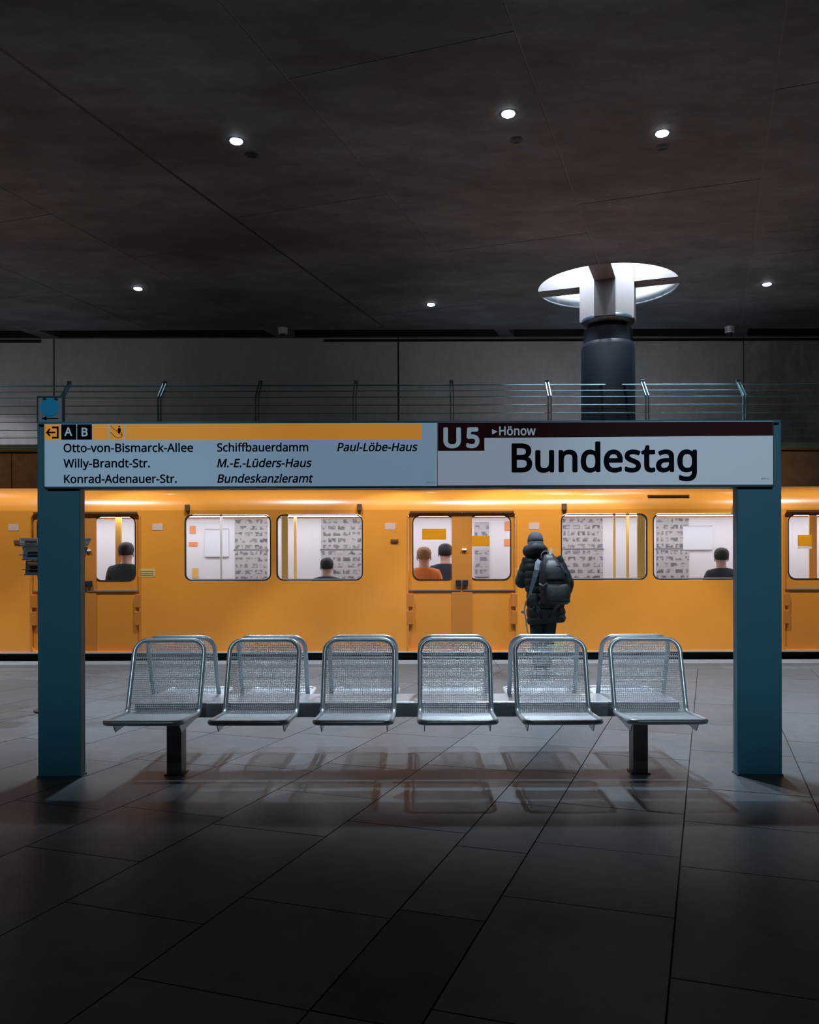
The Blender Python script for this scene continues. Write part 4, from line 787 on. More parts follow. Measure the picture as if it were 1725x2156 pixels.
MB().box(X0, X1, YT0 + 0.12, YT0 + 2.2, -0.75, 0.098).build('underframe', M['black'], train)
MB().box(X0, X1, YT0 + 0.06, YT0 + 2.30, 0.10, 0.125).build('floor_pan', M['ifloor'], train)
for x in (X0 + 2.5, X0 + 9.5, X1 - 9.5, X1 - 2.5):
    m = MB()
    for dx in (-0.9, 0.9):
        m.lathe([(0.42, -0.06), (0.42, 0.06)], n=28, M=Matrix.Translation((x + dx, YT0 + 0.5, -0.66)) @ Matrix.Rotation(PI / 2, 4, 'X'))
        m.lathe([(0.42, -0.06), (0.42, 0.06)], n=28, M=Matrix.Translation((x + dx, YT0 + 1.9, -0.66)) @ Matrix.Rotation(PI / 2, 4, 'X'))
    m.box(x - 1.4, x + 1.4, YT0 + 0.6, YT0 + 1.8, -0.8, -0.45); m.build('bogie', M['rubber'], train)
for x in (X0, X1): MB().box(x - 0.02, x + 0.02, YT0 + 0.02, YT0 + 2.28, zb, zt + 0.1).build('end_wall', M['yellow'], train)
# windows
def ring(x0, x1, z0, z1, r, w, y0, y1, name, m, parent):
    return holed(rrect(x0 - w, x1 + w, z0 - w, z1 + w, r + w), [rrect(x0 + 0.004, x1 - 0.004, z0 + 0.004, z1 - 0.004, r)], y0, y1, name, m, parent)
for xa, xb in wins:
    f = ring(xa + 0.014, xb - 0.014, WZ0 + 0.016, WZ1 - 0.016, 0.092, 0.012, YT0 + 0.004, YT0 + 0.04, 'window', M['rubber'], train)
    MB().prism(rrect(xa + 0.01, xb - 0.01, WZ0 + 0.01, WZ1 - 0.01, 0.095), YT0 + 0.022, YT0 + 0.026, 'y').build('pane', M['glass'], f)
    MB().box(xa + 0.10, xb - 0.10, YT0 + 0.010, YT0 + 0.028, WZ0 + 0.018, WZ0 + 0.032).build('lower_strip', M['tsill'], f)
# doors: two leaves each, set back
def door_leaf(cx, s, kind):
    xi, xo = cx + s * 0.008, cx + s * 0.785
    a, b = min(xi, xo), max(xi, xo)
    wi_, wo_ = cx + s * 15 * KT, cx + s * 104.5 * KT
    wa, wb_ = min(wi_, wo_), max(wi_, wo_)
    z0, z1 = TZ(1222), TZ(1084)
    L = holed([(a, 0.125), (b, 0.125), (b, dz1 + 0.01), (a, dz1 + 0.01)], [rrect(wa, wb_, z0, z1, 0.115)], YT0 + 0.035, YT0 + 0.075, 'door', M['yellowdoor'], train)
    ring(wa + 0.012, wb_ - 0.012, z0 + 0.012, z1 - 0.012, 0.10, 0.012, YT0 + 0.030, YT0 + 0.07, 'window_seal', M['rubber'], L)
    MB().prism(rrect(wa + 0.008, wb_ - 0.008, z0 + 0.008, z1 - 0.008, 0.105), YT0 + 0.05, YT0 + 0.054, 'y').build('pane', M['glass'], L)
    MB().box(a + 0.01 if s > 0 else a, b if s > 0 else b - 0.01, YT0 + 0.018, YT0 + 0.036, TZ(1244), TZ(1241.5)).build('grab_strip', M['tgrey'], L)
    MB().box(min(cx, cx + s * 0.15), max(cx, cx + s * 0.15), YT0 + 0.026, YT0 + 0.036, 0.13, dz1 - 0.02).build('closing_edge', M['tbrown2'], L)
    MB().box(min(cx + s * 0.008, cx + s * 0.09), max(cx + s * 0.008, cx + s * 0.09), YT0 - 0.01, YT0 + 0.034, TZ(1233), TZ(1221), 0.008).build('handle', M['dark'], L)
    return L
M['tbrown2'] = mat('closing_edge_brown', (0.55, 0.17, 0.02), 0.45)
for d in doors:
    for s in (-1, 1): door_leaf(d, s, 0)
    for s in (-1, 1):
        xx = d + s * 0.80
        MB().box(xx - 0.012, xx + 0.012, YT0 - 0.006, YT0 + 0.05, 0.14, dz1 - 0.06).build('door_post', M['yellowdoor'], train)
        xh = d + s * 0.765 + (0.0 if s < 0 else 0.0)
        MB().box(xh - 0.045, xh + 0.045, YT0 - 0.008, YT0 + 0.036, TZ(1278), TZ(1250), 0.006).build('step_handle', M['tbrown2'], train)
        MB().box(xh - 0.045, xh + 0.045, YT0 - 0.008, YT0 + 0.036, TZ(1315), TZ(1286), 0.006).build('step_handle', M['tbrown2'], train)
    MB().box(d - dh + 0.03, d + dh - 0.03, YT0 - 0.004, YT0 + 0.035, dz1 - 0.018, dz1 + 0.008).build('door_header', M['tbrown'], train)
    MB().box(d + 0.0, d + 0.07, YT0 - 0.0, YT0 + 0.03, TZ(1158.5), TZ(1155)).build('indicator_strip', M['wlabel'], train)
    for sx_, sy_ in ((-151, 1108), (152, 1108)): # square stickers beside the doors
        MB().box(d + (sx_ - 11) * KT, d + (sx_ + 11) * KT, YT0 - 0.003, YT0 + 0.001, TZ(sy_ + 7), TZ(sy_ - 7)).build('sticker', M['sticker'], train)
    for q in (-143, -218): pass
    MB().box(d - 150 * KT, d - 134 * KT, YT0 - 0.02, YT0 + 0.001, TZ(1141), TZ(1135), 0.004).build('door_button_box', M['tbrown'], train)
    f = MB().box(d + 112 * KT, d + 147 * KT, YT0 - 0.003, YT0 + 0.001, TZ(1213), TZ(1196)).build('notice', M['notice'], train)
    m = MB()
    for i in range(3): m.box(d + 115 * KT, d + 143 * KT, YT0 - 0.0045, YT0 - 0.002, TZ(1202 + 4 * i), TZ(1200.8 + 4 * i))
    m.build('notice_rule', M['tbrown'], f)
for c in pairs:
    for s in (-1, 1): MB().box(c + s * 181 * KT - 0.035, c + s * 181 * KT + 0.035, YT0 - 0.035, YT0 + 0.01, TZ(1075), TZ(1061), 0.008).build('lamp_box', M['tbrown'], train)
MB().box(TX(1368), TX(1455), YT0 - 0.012 + 0.07, YT0 + 0.12, TZ(1046), TZ(1042.5)).build('roof_strip', M['tbrown'], train)
# interior
MB().box(X0, X1, YT0 + 2.26, YT0 + 2.30, 0.11, 2.2).build('far_wall', M['iwhite'], train)
MB().box(X0, X1, YT0 + 0.06, YT0 + 2.25, 2.235, 2.26).build('inner_ceiling', M['iwhite'], train)
for y in (YT0 + 0.62, YT0 + 1.72): MB().box(X0 + 0.3, X1 - 0.3, y - 0.09, y + 0.09, 2.20, 2.235).build('lamp_strip', M['strip'], train)
YF = YT0 + 2.255; KF = YF / FPX
FX = lambda px: (px - CX) * KF
FZ = lambda py: CAMH - (py - HY) * KF
def far(pa, pb, ya, yb, m, name='interior_panel', th=0.02, y=None):
    return MB().box(FX(pa), FX(pb), YF - th, YF, FZ(yb), FZ(ya), 0.004 if th > 0.01 else 0).build(name, m, train)
for c in (0, 1, -1, 2):
    o_ = c * 793 * KT / KF
    for s in (-1, 1):
        cx_ = 973 + s * 0
        for a, b in ((212, 296), (410, 478)):
            lo, hi = sorted((cx_ + s * a, cx_ + s * b))
            if c in (0,) or abs(o_) > 0:
                xx0, xx1 = FX(lo) + c * PER, FX(hi) + c * PER
                if xx0 < X0 or xx1 > X1: continue
                if c != 0 and abs(c) == 1 and s == -c: continue
                f = MB().box(xx0, xx1, YF - 0.012, YF, FZ(1222), FZ(1092), 0.004).build('film_window', M['film'], train)
                MB().box(xx0 - 0.02, xx1 + 0.02, YF - 0.016, YF - 0.002, FZ(1158), FZ(1155.5)).build('window_bar', M['tgrey'], f)
for a, b, ya, yb in ((432, 482, 1112, 1172), (1438, 1500, 1108, 1160), (1000, 1030, 1100, 1215)):
    o = far(a, b, ya, yb, M['film'] if a == 1000 else M['poster'], 'wall_poster'); m = MB()
    for z in (ya + 1, yb - 1): m.box(FX(a), FX(b), YF - 0.026, YF - 0.019, FZ(z + 0.8), FZ(z - 0.8))
    m.build('poster_frame', M['igrey'], o)
for a, b, ya, yb in ((400, 412, 1106, 1122), (398, 416, 1140, 1149), (1063, 1075, 1098, 1118), (1062, 1074, 1135, 1150), (1395, 1408, 1190, 1205)): far(a, b, ya, yb, M['orange'], 'orange_label', 0.006)
for a, b, ya, yb in ((405, 417, 1195, 1216), (1232, 1262, 1105, 1113)): far(a, b, ya, yb, M['wlabel'] if a > 1000 else M['pole'], 'wall_label', 0.006)
# grab poles and yellow pillars beside the seats, px at their own depth
for px, w, dy in ((600, 0.10, 0.45), (1322, 0.05, 0.9), (1350, 0.12, 0.45), (250, 0.10, 0.7), (1712, 0.12, 0.45), (72, 0.16, 0.4), (1294, 0.045, 1.6), (446 + 20, 0.04, 1.5), (622, 0.05, 1.7)):
    Y = YT0 + dy; x = (px - CX) * Y / FPX
    if w > 0.07: MB().box(x - w / 2, x + w / 2, Y - 0.02, Y + 0.02, 0.125, 2.235, 0.012).build('grab_pillar', M['pole'], train)
    else: MB().tube([(x, Y, 0.125), (x, Y, 1.2), (x, Y, 2.235)], w / 2, 12).build('grab_pole', M['pole'] if w > 0.042 else M['tsill'], train)
for c in pairs[1:-1]:
    for y0, y1, bk in ((YT0 + 0.10, YT0 + 0.55, YT0 + 0.06), (YT0 + 1.78, YT0 + 2.2, YT0 + 2.19)):
        sb = MB().box(c - 1.75, c + 1.75, y0, y1, 0.42, 0.52, 0.03).build('seat_bench', M['seatcloth'], train)
        MB().box(c - 1.75, c + 1.75, bk, bk + 0.06, 0.55, 1.08, 0.02).build('seat_back', M['seatcloth'], sb)
        MB().box(c - 1.7, c + 1.7, (y0 + y1) / 2 - 0.04, (y0 + y1) / 2 + 0.04, 0.125, 0.42).build('bench_base', M['igrey'], sb)
# labels on the panes of the middle door
MB().box(TX(889), TX(940), YT0 + 0.055, YT0 + 0.058, TZ(1136), TZ(1113)).build('pane_label', M['fylabel'], train)
MB().box(TX(988), TX(1032), YT0 + 0.055, YT0 + 0.058, TZ(1150), TZ(1128)).build('pane_label', M['fylabel'], train)
MB().box(TX(988), TX(1032), YT0 + 0.055, YT0 + 0.058, TZ(1157), TZ(1150.5)).build('pane_label', M['fwlabel'], train)
MB().box(TX(1684), TX(1714), YT0 + 0.055, YT0 + 0.058, TZ(1152), TZ(1128)).build('pane_label', M['fylabel'], train)
MB().box(TX(1684), TX(1714), YT0 + 0.055, YT0 + 0.058, TZ(1157), TZ(1152.5)).build('pane_label', M['fwlabel'], train)

# ================================================================ PEOPLE
M['skin'] = mat('skin', (0.55, 0.34, 0.26), 0.5)
M['hair_d'] = mat('dark_hair', (0.02, 0.014, 0.012), 0.6)
M['coat'] = mat('dark_puffer', (0.004, 0.008, 0.011), 0.65, noise=(14, 0.3, 4), bump=1.0)
M['trouser'] = mat('black_trousers', (0.007, 0.008, 0.011), 0.8)
M['pack'] = mat('dark_backpack', (0.004, 0.007, 0.010), 0.5, noise=(16, 0.3, 4), bump=1.0)
M['webbing'] = mat('grey_webbing', (0.17, 0.19, 0.23), 0.6)
M['beanie'] = mat('grey_beanie', (0.075, 0.08, 0.10), 0.85, noise=(25, 0.2, 4), bump=0.6)
M['shoe'] = mat('black_shoes', (0.006, 0.006, 0.008), 0.5)
M['eye'] = mat('eye_dark', (0.05, 0.04, 0.04), 0.2)

def human(name, label, cat, base, J, hands, clothes, group=None, head=None, face=1, hair=None, rotz=0.0, shoes=True):
    """J: joint positions of one body; clothes: list of (part name, material, joints+extra radius)"""
    t = thing(name, label, cat, base, rotz, group)
    E = [('pelvis', 'waist'), ('waist', 'chest'), ('chest', 'neck'), ('neck', 'jaw'), ('jaw', 'skull'), ('skull', 'crown')]
    for s in 'lr': E += [('chest', 'sh' + s), ('sh' + s, 'el' + s), ('el' + s, 'wr' + s), ('wr' + s, 'pa' + s), ('pelvis', 'hip' + s), ('hip' + s, 'kn' + s), ('kn' + s, 'an' + s), ('an' + s, 'to' + s)]
    RAD = dict(pelvis=(0.15, 0.11), waist=(0.135, 0.10), chest=(0.165, 0.11), neck=(0.062, 0.066), jaw=(0.074, 0.084), skull=(0.092, 0.108), crown=(0.066, 0.078))
    for s in 'lr': RAD.update({'sh' + s: 0.058, 'el' + s: 0.042, 'wr' + s: 0.027, 'pa' + s: (0.036, 0.02), 'hip' + s: 0.088, 'kn' + s: 0.056, 'an' + s: 0.036, 'to' + s: 0.034})
    joints = {k: (*J[k], RAD[k]) for k in RAD}
    # fingers and nose are further branches of the same surface
    d = hands
    if d:
        for s in 'lr':
            pa = Vector(J['pa' + s]); dirn = (pa - Vector(J['wr' + s])).normalized(); side = Vector(d[s]).normalized(); down = dirn.cross(side).normalized()
            for i, (o_, L_) in enumerate(((-0.027, 0.062), (-0.009, 0.073), (0.009, 0.070), (0.026, 0.055))):
                a = pa + side * o_ + dirn * 0.022; b = a + dirn * L_ * 0.55 + down * 0.006; c = b + (dirn * 0.7 + down * 0.6) * L_ * 0.5
                for q, (pt, r) in enumerate(((a, 0.0095), (b, 0.0085), (c, 0.0075))): joints['f%s%d%d' % (s, i, q)] = (*pt, r)
                E += [('pa' + s, 'f%s%d0' % (s, i)), ('f%s%d0' % (s, i), 'f%s%d1' % (s, i)), ('f%s%d1' % (s, i), 'f%s%d2' % (s, i))]
            a = pa - side * 0.034 - dirn * 0.018; b = a - side * 0.018 + dirn * 0.026; c = b + dirn * 0.026 - side * 0.004
            for q, (pt, r) in enumerate(((a, 0.012), (b, 0.0105), (c, 0.009))): joints['t%s%d' % (s, q)] = (*pt, r)
            E += [('pa' + s, 't%s0' % s), ('t%s0' % s, 't%s1' % s), ('t%s1' % s, 't%s2' % s)]
    sk, jw = Vector(J['skull']), Vector(J['jaw'])
    up = (sk - jw).normalized(); fw = Vector((0, face, 0)); fw = (fw - up * fw.dot(up)).normalized(); rt = fw.cross(up)
    body = skin('body', joints, E, M['skin'], t, 1, 'pelvis')
    m = MB() # nose, ears, mouth grown on the head
    c0 = (sk + jw) / 2
    m.tube([c0 + fw * 0.088 + up * 0.03, c0 + fw * 0.106 + up * 0.005, c0 + fw * 0.113 - up * 0.012, c0 + fw * 0.088 - up * 0.018], [0.008, 0.011, 0.014, 0.006], 8)
    m.build('nose', M['skin'], t)
    for s in (-1, 1):
        m = MB(); c = c0 + rt * s * 0.084 + up * 0.0
        m.tube([c + up * 0.028 - fw * 0.012, c + up * 0.03 + rt * s * 0.01 - fw * 0.022, c + rt * s * 0.012 - fw * 0.022, c - up * 0.025 - fw * 0.006], [0.006, 0.008, 0.008, 0.006], 8)
        m.build('ear', M['skin'], t)
        MB().lathe([(0.004, -0.010), (0.009, -0.006), (0.011, 0), (0.009, 0.006), (0.004, 0.010)], tuple(c0 + fw * 0.083 + rt * s * 0.032 + up * 0.03), 12).build('eye', M['eye'], t)
    m = MB(); m.tube([c0 + fw * 0.083 + rt * 0.022 - up * 0.045, c0 + fw * 0.09 - up * 0.046, c0 + fw * 0.083 - rt * 0.022 - up * 0.045], [0.003, 0.006, 0.003], 6); m.build('mouth', M['orange'], t)
    for nm, mt, keys, ex in clothes:
        js = {k: (*J[k], tuple(r + ex for r in RAD[k]) if hasattr(RAD[k], '__len__') else RAD[k] + ex) for k in keys}
        es = [e for e in E if e[0] in js and e[1] in js]
        skin(nm, js, es, mt, t, 2, keys[0])
    if hair:
        m = MB(); c = sk + up * 0.012 - fw * 0.012
        A = Matrix.Translation(c) @ Matrix((tuple(rt) + (0,), tuple(fw) + (0,), tuple(up) + (0,), (0, 0, 0, 1))).transposed()
        m.lathe([(0.083, -0.05), (0.098, -0.02), (0.101, 0.03), (0.092, 0.07), (0.066, 0.10), (0.03, 0.113), (0.004, 0.116)], n=28, M=A); m.build('hair', hair, t)
    if shoes:
        for s in 'lr':
            an, to = Vector(J['an' + s]), Vector(J['to' + s]); d = (to - an); d.z = 0; d.normalize(); q = Vector((-d.y, d.x, 0))
            A = Matrix((tuple(q) + (0,), tuple(d) + (0,), (0, 0, 1, 0), (0, 0, 0, 1))).transposed()
            A = Matrix.Translation((an.x, an.y, 0 + J['sole'][2])) @ A
            m = MB(); m.loft([(0, 0.07, 0.0, 0.050, 0.145), (0, 0.07, 0.022, 0.053, 0.148), (0, 0.06, 0.05, 0.050, 0.135), (0, 0.03, 0.08, 0.046, 0.095), (0, 0.0, 0.12, 0.046, 0.062), (0, -0.005, 0.14, 0.044, 0.058)], 20, 2.4, M=A)
            m.build('shoe', M['shoe'], t)
    return t

# --- traveller seen from behind; local coordinates: origin between the feet, facing +Y (towards the train)
PX = lambda p: (p - 1143) * 10.35 / FPX
PZ = lambda p: CAMH - (p - HY) * 10.35 / FPX
J = dict(pelvis=(0.01, 0, 0.93), waist=(0.0, 0.0, 1.10), chest=(-0.01, 0.0, 1.34), neck=(-0.05, 0.03, 1.50), jaw=(-0.075, 0.075, 1.585), skull=(-0.082, 0.07, 1.66), crown=(-0.082, 0.06, 1.73),
         shl=(-0.185, 0.0, 1.45), ell=(-0.26, 0.06, 1.17), wrl=(-0.17, 0.29, 1.20), pal=(-0.15, 0.36, 1.22), shr=(0.175, 0.0, 1.47), elr=(0.31, -0.02, 1.15), wrr=(0.25, 0.10, 0.94), par=(0.23, 0.15, 0.88),
         hipl=(-0.075, 0, 0.86), knl=(-0.075, 0.01, 0.48), anl=(-0.06, -0.03, 0.085), tol=(-0.075, 0.14, 0.04), hipr=(0.095, 0, 0.86), knr=(0.075, 0.02, 0.48), anr=(0.045, 0.0, 0.085), tor=(0.075, 0.16, 0.04), sole=(0, 0, 0.0))
per = human('person', 'person on the platform from behind in a dark puffer coat and grey beanie', 'person', ((1143 - CX) * 10.35 / FPX, 10.35, 0.001),
            J, {'l': (0, 0.2, 1), 'r': (0, 1, 0.2)}, [('trousers', M['trouser'], ['pelvis', 'hipl', 'hipr', 'knl', 'knr', 'anl', 'anr'], 0.028)])
# coat: quilted loft with bulging baffles
def quilt(f, zs, m, amp=0.05, step=0.075):
    pass
keys = [(0.690, -0.0 + PX(1151), 0.235, 0.165), (0.74, PX(1150), 0.245, 0.175), (0.84, PX(1148), 0.24, 0.18), (0.93, PX(1147), 0.235, 0.18), (1.02, PX(1146), 0.222, 0.175), (1.12, PX(1144), 0.225, 0.175),
        (1.25, PX(1142), 0.235, 0.18), (1.36, PX(1140), 0.24, 0.18), (1.43, PX(1140), 0.235, 0.175), (1.48, PX(1140), 0.21, 0.16), (1.53, PX(1137), 0.16, 0.13), (1.57, PX(1133), 0.10, 0.09)]
rings = []
nseg = 92
for i in range(nseg + 1):
    z = 0.675 + (1.57 - 0.675) * i / nseg
    for a, b in zip(keys, keys[1:]):
        if z <= b[0] or b is keys[-1]:
            t = max(0, min(1, (z - a[0]) / (b[0] - a[0]))); break
    cx, rx, ry = (a[j] + (b[j] - a[j]) * t for j in (1, 2, 3))
    q = abs(math.sin(PI * (z - 0.675) / 0.092)) ** 0.6
    g = 0.93 + 0.07 * q - (0.04 if i == 0 else 0)
    rings.append((cx, 0.0, z, rx * g, ry * g))
m = MB(); m.loft(rings, 44, 2.3, f=lambda a, i: 1 + 0.025 * math.sin(5 * a + rings[i][2] * 9) + 0.02 * math.sin(3 * a - rings[i][2] * 13))
# hem dips on the left like in the photograph
m.v = [(x, y, z - (0.035 * max(0, min(1, (0.06 - x) / 0.25)) if z < 0.8 else 0)) for x, y, z in m.v]
coat = m.build('coat', M['coat'], per)
for s, ks in (('l', ('shl', 'ell', 'wrl')), ('r', ('shr', 'elr', 'wrr'))):
    a, b, c = (Vector(J[k]) for k in ks); a = a + Vector((0.035 if s == 'l' else -0.035, 0, 0.0))
    pts = [a + (b - a) * t / 12 for t in range(12)] + [b + (c - b) * t / 9 for t in range(10)]
    # round the elbow
    for _ in range(3): pts = [pts[0]] + [(pts[i - 1] + pts[i] * 2 + pts[i + 1]) / 4 for i in range(1, len(pts) - 1)] + [pts[-1]]
    fine = []; rr = []
    N_ = (len(pts) - 1) * 4
    for i in range(N_ + 1):
        u = i / 4; k = min(int(u), len(pts) - 2); fine.append(pts[k].lerp(pts[k + 1], u - k))
        t = i / N_; rr.append((0.105 * (1 - t) + 0.070 * t) * (0.95 + 0.06 * abs(math.sin(PI * t * 6.0 + 0.5)) ** 0.6) * (0.75 if i == 0 else 1))
    MB().tube(fine, rr, 24).build('sleeve', M['coat'], coat)
hd = MB() # hood lying thick round the neck
hc = Vector((PX(1127), -0.045, 1.565)); N_ = 40
vs = []; fs = []
for i in range(N_):
    a = 2 * PI * i / N_; lift = 0.035 * -math.sin(a)
    R_ = (0.100, 0.095); w_ = (0.070 + 0.018 * max(0, -math.sin(a))) * (1 + 0.07 * math.sin(6 * a))
    for k in range(14):
        b = 2 * PI * k / 14
        vs.append((hc.x + (R_[0] + w_ * 0.85 * math.cos(b)) * math.cos(a), hc.y + 0.02 + (R_[1] + w_ * math.cos(b)) * math.sin(a), hc.z + lift * 0.4 + w_ * 0.95 * math.sin(b) + 0.012 * math.sin(3 * a)))
for i in range(N_):
    for k in range(14): fs.append((i * 14 + k, ((i + 1) % N_) * 14 + k, ((i + 1) % N_) * 14 + (k + 1) % 14, i * 14 + (k + 1) % 14))
hd.add(vs, fs, True); hd.build('hood', M['coat'], coat)
bn = MB(); hx, hy = J['skull'][0], J['skull'][1] - 0.01
bn.lathe([(0.097, -0.055), (0.105, -0.05), (0.106, -0.005), (0.103, 0.0), (0.107, 0.006), (0.107, 0.035), (0.098, 0.075), (0.078, 0.107), (0.045, 0.128), (0.012, 0.135)], n=40,
         M=Matrix.Translation((hx, hy, 1.672)) @ Matrix.Rotation(-0.16, 4, 'X') @ Matrix.Diagonal((0.92, 1.08, 1, 1)))
bn.v = [(x + 0.002 * math.sin(40 * math.atan2(y - hy, x - hx)), y, z) for x, y, z in bn.v]
bn.build('beanie', M['beanie'], per)
m = MB(); m.loft([(hx, hy - 0.01, 1.53, 0.07, 0.08), (hx, hy - 0.01, 1.60, 0.086, 0.095), (hx, hy - 0.005, 1.65, 0.092, 0.1)], 24); m.build('hair', M['hair_d'], per)
# ground the shape of the backpack: tapered sack with pockets, a thing of its own hanging on the shoulders
bp = thing('backpack', 'black backpack with grey shoulder strap and dangling strap on the person waiting', 'backpack', (per.location.x, per.location.y, per.location.z))
yb = -0.19
rg = [(PX(1161), yb - 0.10, PZ(1271), 0.150, 0.075), (PX(1161), yb - 0.12, PZ(1266), 0.178, 0.105), (PX(1161), yb - 0.12, PZ(1250), 0.180, 0.115), (PX(1159), yb - 0.12, PZ(1225), 0.180, 0.12),
      (PX(1157), yb - 0.11, PZ(1205), 0.162, 0.11), (PX(1153), yb - 0.10, PZ(1188), 0.122, 0.095), (PX(1149), yb - 0.09, PZ(1177), 0.08, 0.075), (PX(1148), yb - 0.08, PZ(1170), 0.06, 0.055), (PX(1147), yb - 0.08, PZ(1168), 0.03, 0.03)]
MB().loft(rg, 36, 2.7, f=lambda a, i: 1 + 0.035 * math.sin(7 * a + i * 1.3) + 0.02 * math.sin(3 * a - i)).build('main_bag', M['pack'], bp)
fr = [(PX(1157), yb - 0.235, PZ(1222), 0.09, 0.03), (PX(1157), yb - 0.245, PZ(1218), 0.115, 0.045), (PX(1156), yb - 0.235, PZ(1205), 0.115, 0.05), (PX(1154), yb - 0.205, PZ(1192), 0.095, 0.05), (PX(1152), yb - 0.17, PZ(1182), 0.06, 0.04), (PX(1151), yb - 0.15, PZ(1178), 0.03, 0.02)]
MB().loft(fr, 28, 2.6).build('front_pocket', M['pack'], bp)
fr = [(PX(1163), yb - 0.24, PZ(1262), 0.12, 0.03), (PX(1163), yb - 0.26, PZ(1256), 0.14, 0.045), (PX(1163), yb - 0.26, PZ(1236), 0.14, 0.045), (PX(1162), yb - 0.245, PZ(1229), 0.12, 0.03)]
MB().loft(fr, 28, 3.0).build('front_pocket', M['pack'], bp)
def ribbon(pts, w, th=0.004, face_=Vector((0, -1, 0))):
    m = MB(); pts = [Vector(p) for p in pts]; vs = []
    for i, p in enumerate(pts):
        t = (pts[min(i + 1, len(pts) - 1)] - pts[max(i - 1, 0)]).normalized(); s = t.cross(face_).normalized(); n_ = s.cross(t)
        ww = w[i] if hasattr(w, '__len__') else w
        vs += [p + s * ww / 2 + n_ * th / 2, p - s * ww / 2 + n_ * th / 2, p - s * ww / 2 - n_ * th / 2, p + s * ww / 2 - n_ * th / 2]
    L = len(pts); fs = [(i * 4 + k, i * 4 + (k + 1) % 4, i * 4 + 4 + (k + 1) % 4, i * 4 + 4 + k) for i in range(L - 1) for k in range(4)] + [(0, 1, 2, 3), (L * 4 - 1, L * 4 - 2, L * 4 - 3, L * 4 - 4)]
    return m.add(vs, fs, False)
MB().tube([(PX(1134), yb - 0.07, PZ(1176)), (PX(1134.5), yb - 0.075, PZ(1168)), (PX(1139), yb - 0.08, PZ(1162.5)), (PX(1144), yb - 0.08, PZ(1162)), (PX(1148), yb - 0.07, PZ(1165))], 0.008, 8).build('carry_loop', M['webbing'], bp)
ribbon([(PX(1131), yb - 0.03, PZ(1180)), (PX(1126.5), yb - 0.06, PZ(1186)), (PX(1124), yb - 0.09, PZ(1200)), (PX(1120), yb - 0.09, PZ(1215)), (PX(1115), yb - 0.08, PZ(1232)), (PX(1110), yb - 0.06, PZ(1252))], [0.05, 0.06, 0.062, 0.058, 0.045, 0.03]).build('shoulder_strap', M['webbing'], bp)
ribbon([(PX(1151), yb - 0.09, PZ(1171)), (PX(1155), yb - 0.03, PZ(1160)), (PX(1158), yb + 0.02, PZ(1157)), (PX(1161), yb + 0.12, PZ(1157))], 0.032).build('shoulder_strap', M['webbing'], bp)
ribbon([(PX(1162), yb - 0.255, PZ(1182)), (PX(1174), yb - 0.235, PZ(1198)), (PX(1186), yb - 0.16, PZ(1212))], 0.022).build('compression_strap', M['webbing'], bp)
ribbon([(PX(1127), yb - 0.19, PZ(1228)), (PX(1133), yb - 0.255, PZ(1232)), (PX(1142), yb - 0.27, PZ(1226))], 0.014).build('compression_strap', M['webbing'], bp)
wp = [(PX(1116), yb - 0.02, PZ(1275), 0.06, 0.03), (PX(1116), yb - 0.03, PZ(1270), 0.078, 0.04), (PX(1118), yb - 0.03, PZ(1258), 0.08, 0.045), (PX(1120), yb - 0.03, PZ(1249), 0.05, 0.03)]
MB().loft(wp, 20, 2.6).build('hip_pad', M['pack'], bp)
ribbon([(PX(1110), yb - 0.05, PZ(1258)), (PX(1103), yb - 0.05, PZ(1266)), (PX(1100), yb - 0.04, PZ(1278)), (PX(1099.5), yb - 0.04, PZ(1286)), (PX(1102.5), yb - 0.04, PZ(1300)), (PX(1104), yb - 0.04, PZ(1316)), (PX(1106), yb - 0.04, PZ(1328)), (PX(1111), yb - 0.04, PZ(1337))], [0.03, 0.022, 0.016, 0.014, 0.016, 0.018, 0.012, 0.006]).build('dangling_strap', M['webbing'], bp)
MB().box(PX(1093), PX(1100.5), yb - 0.05, yb - 0.035, PZ(1290), PZ(1284), 0.003).build('buckle', M['webbing'], bp)

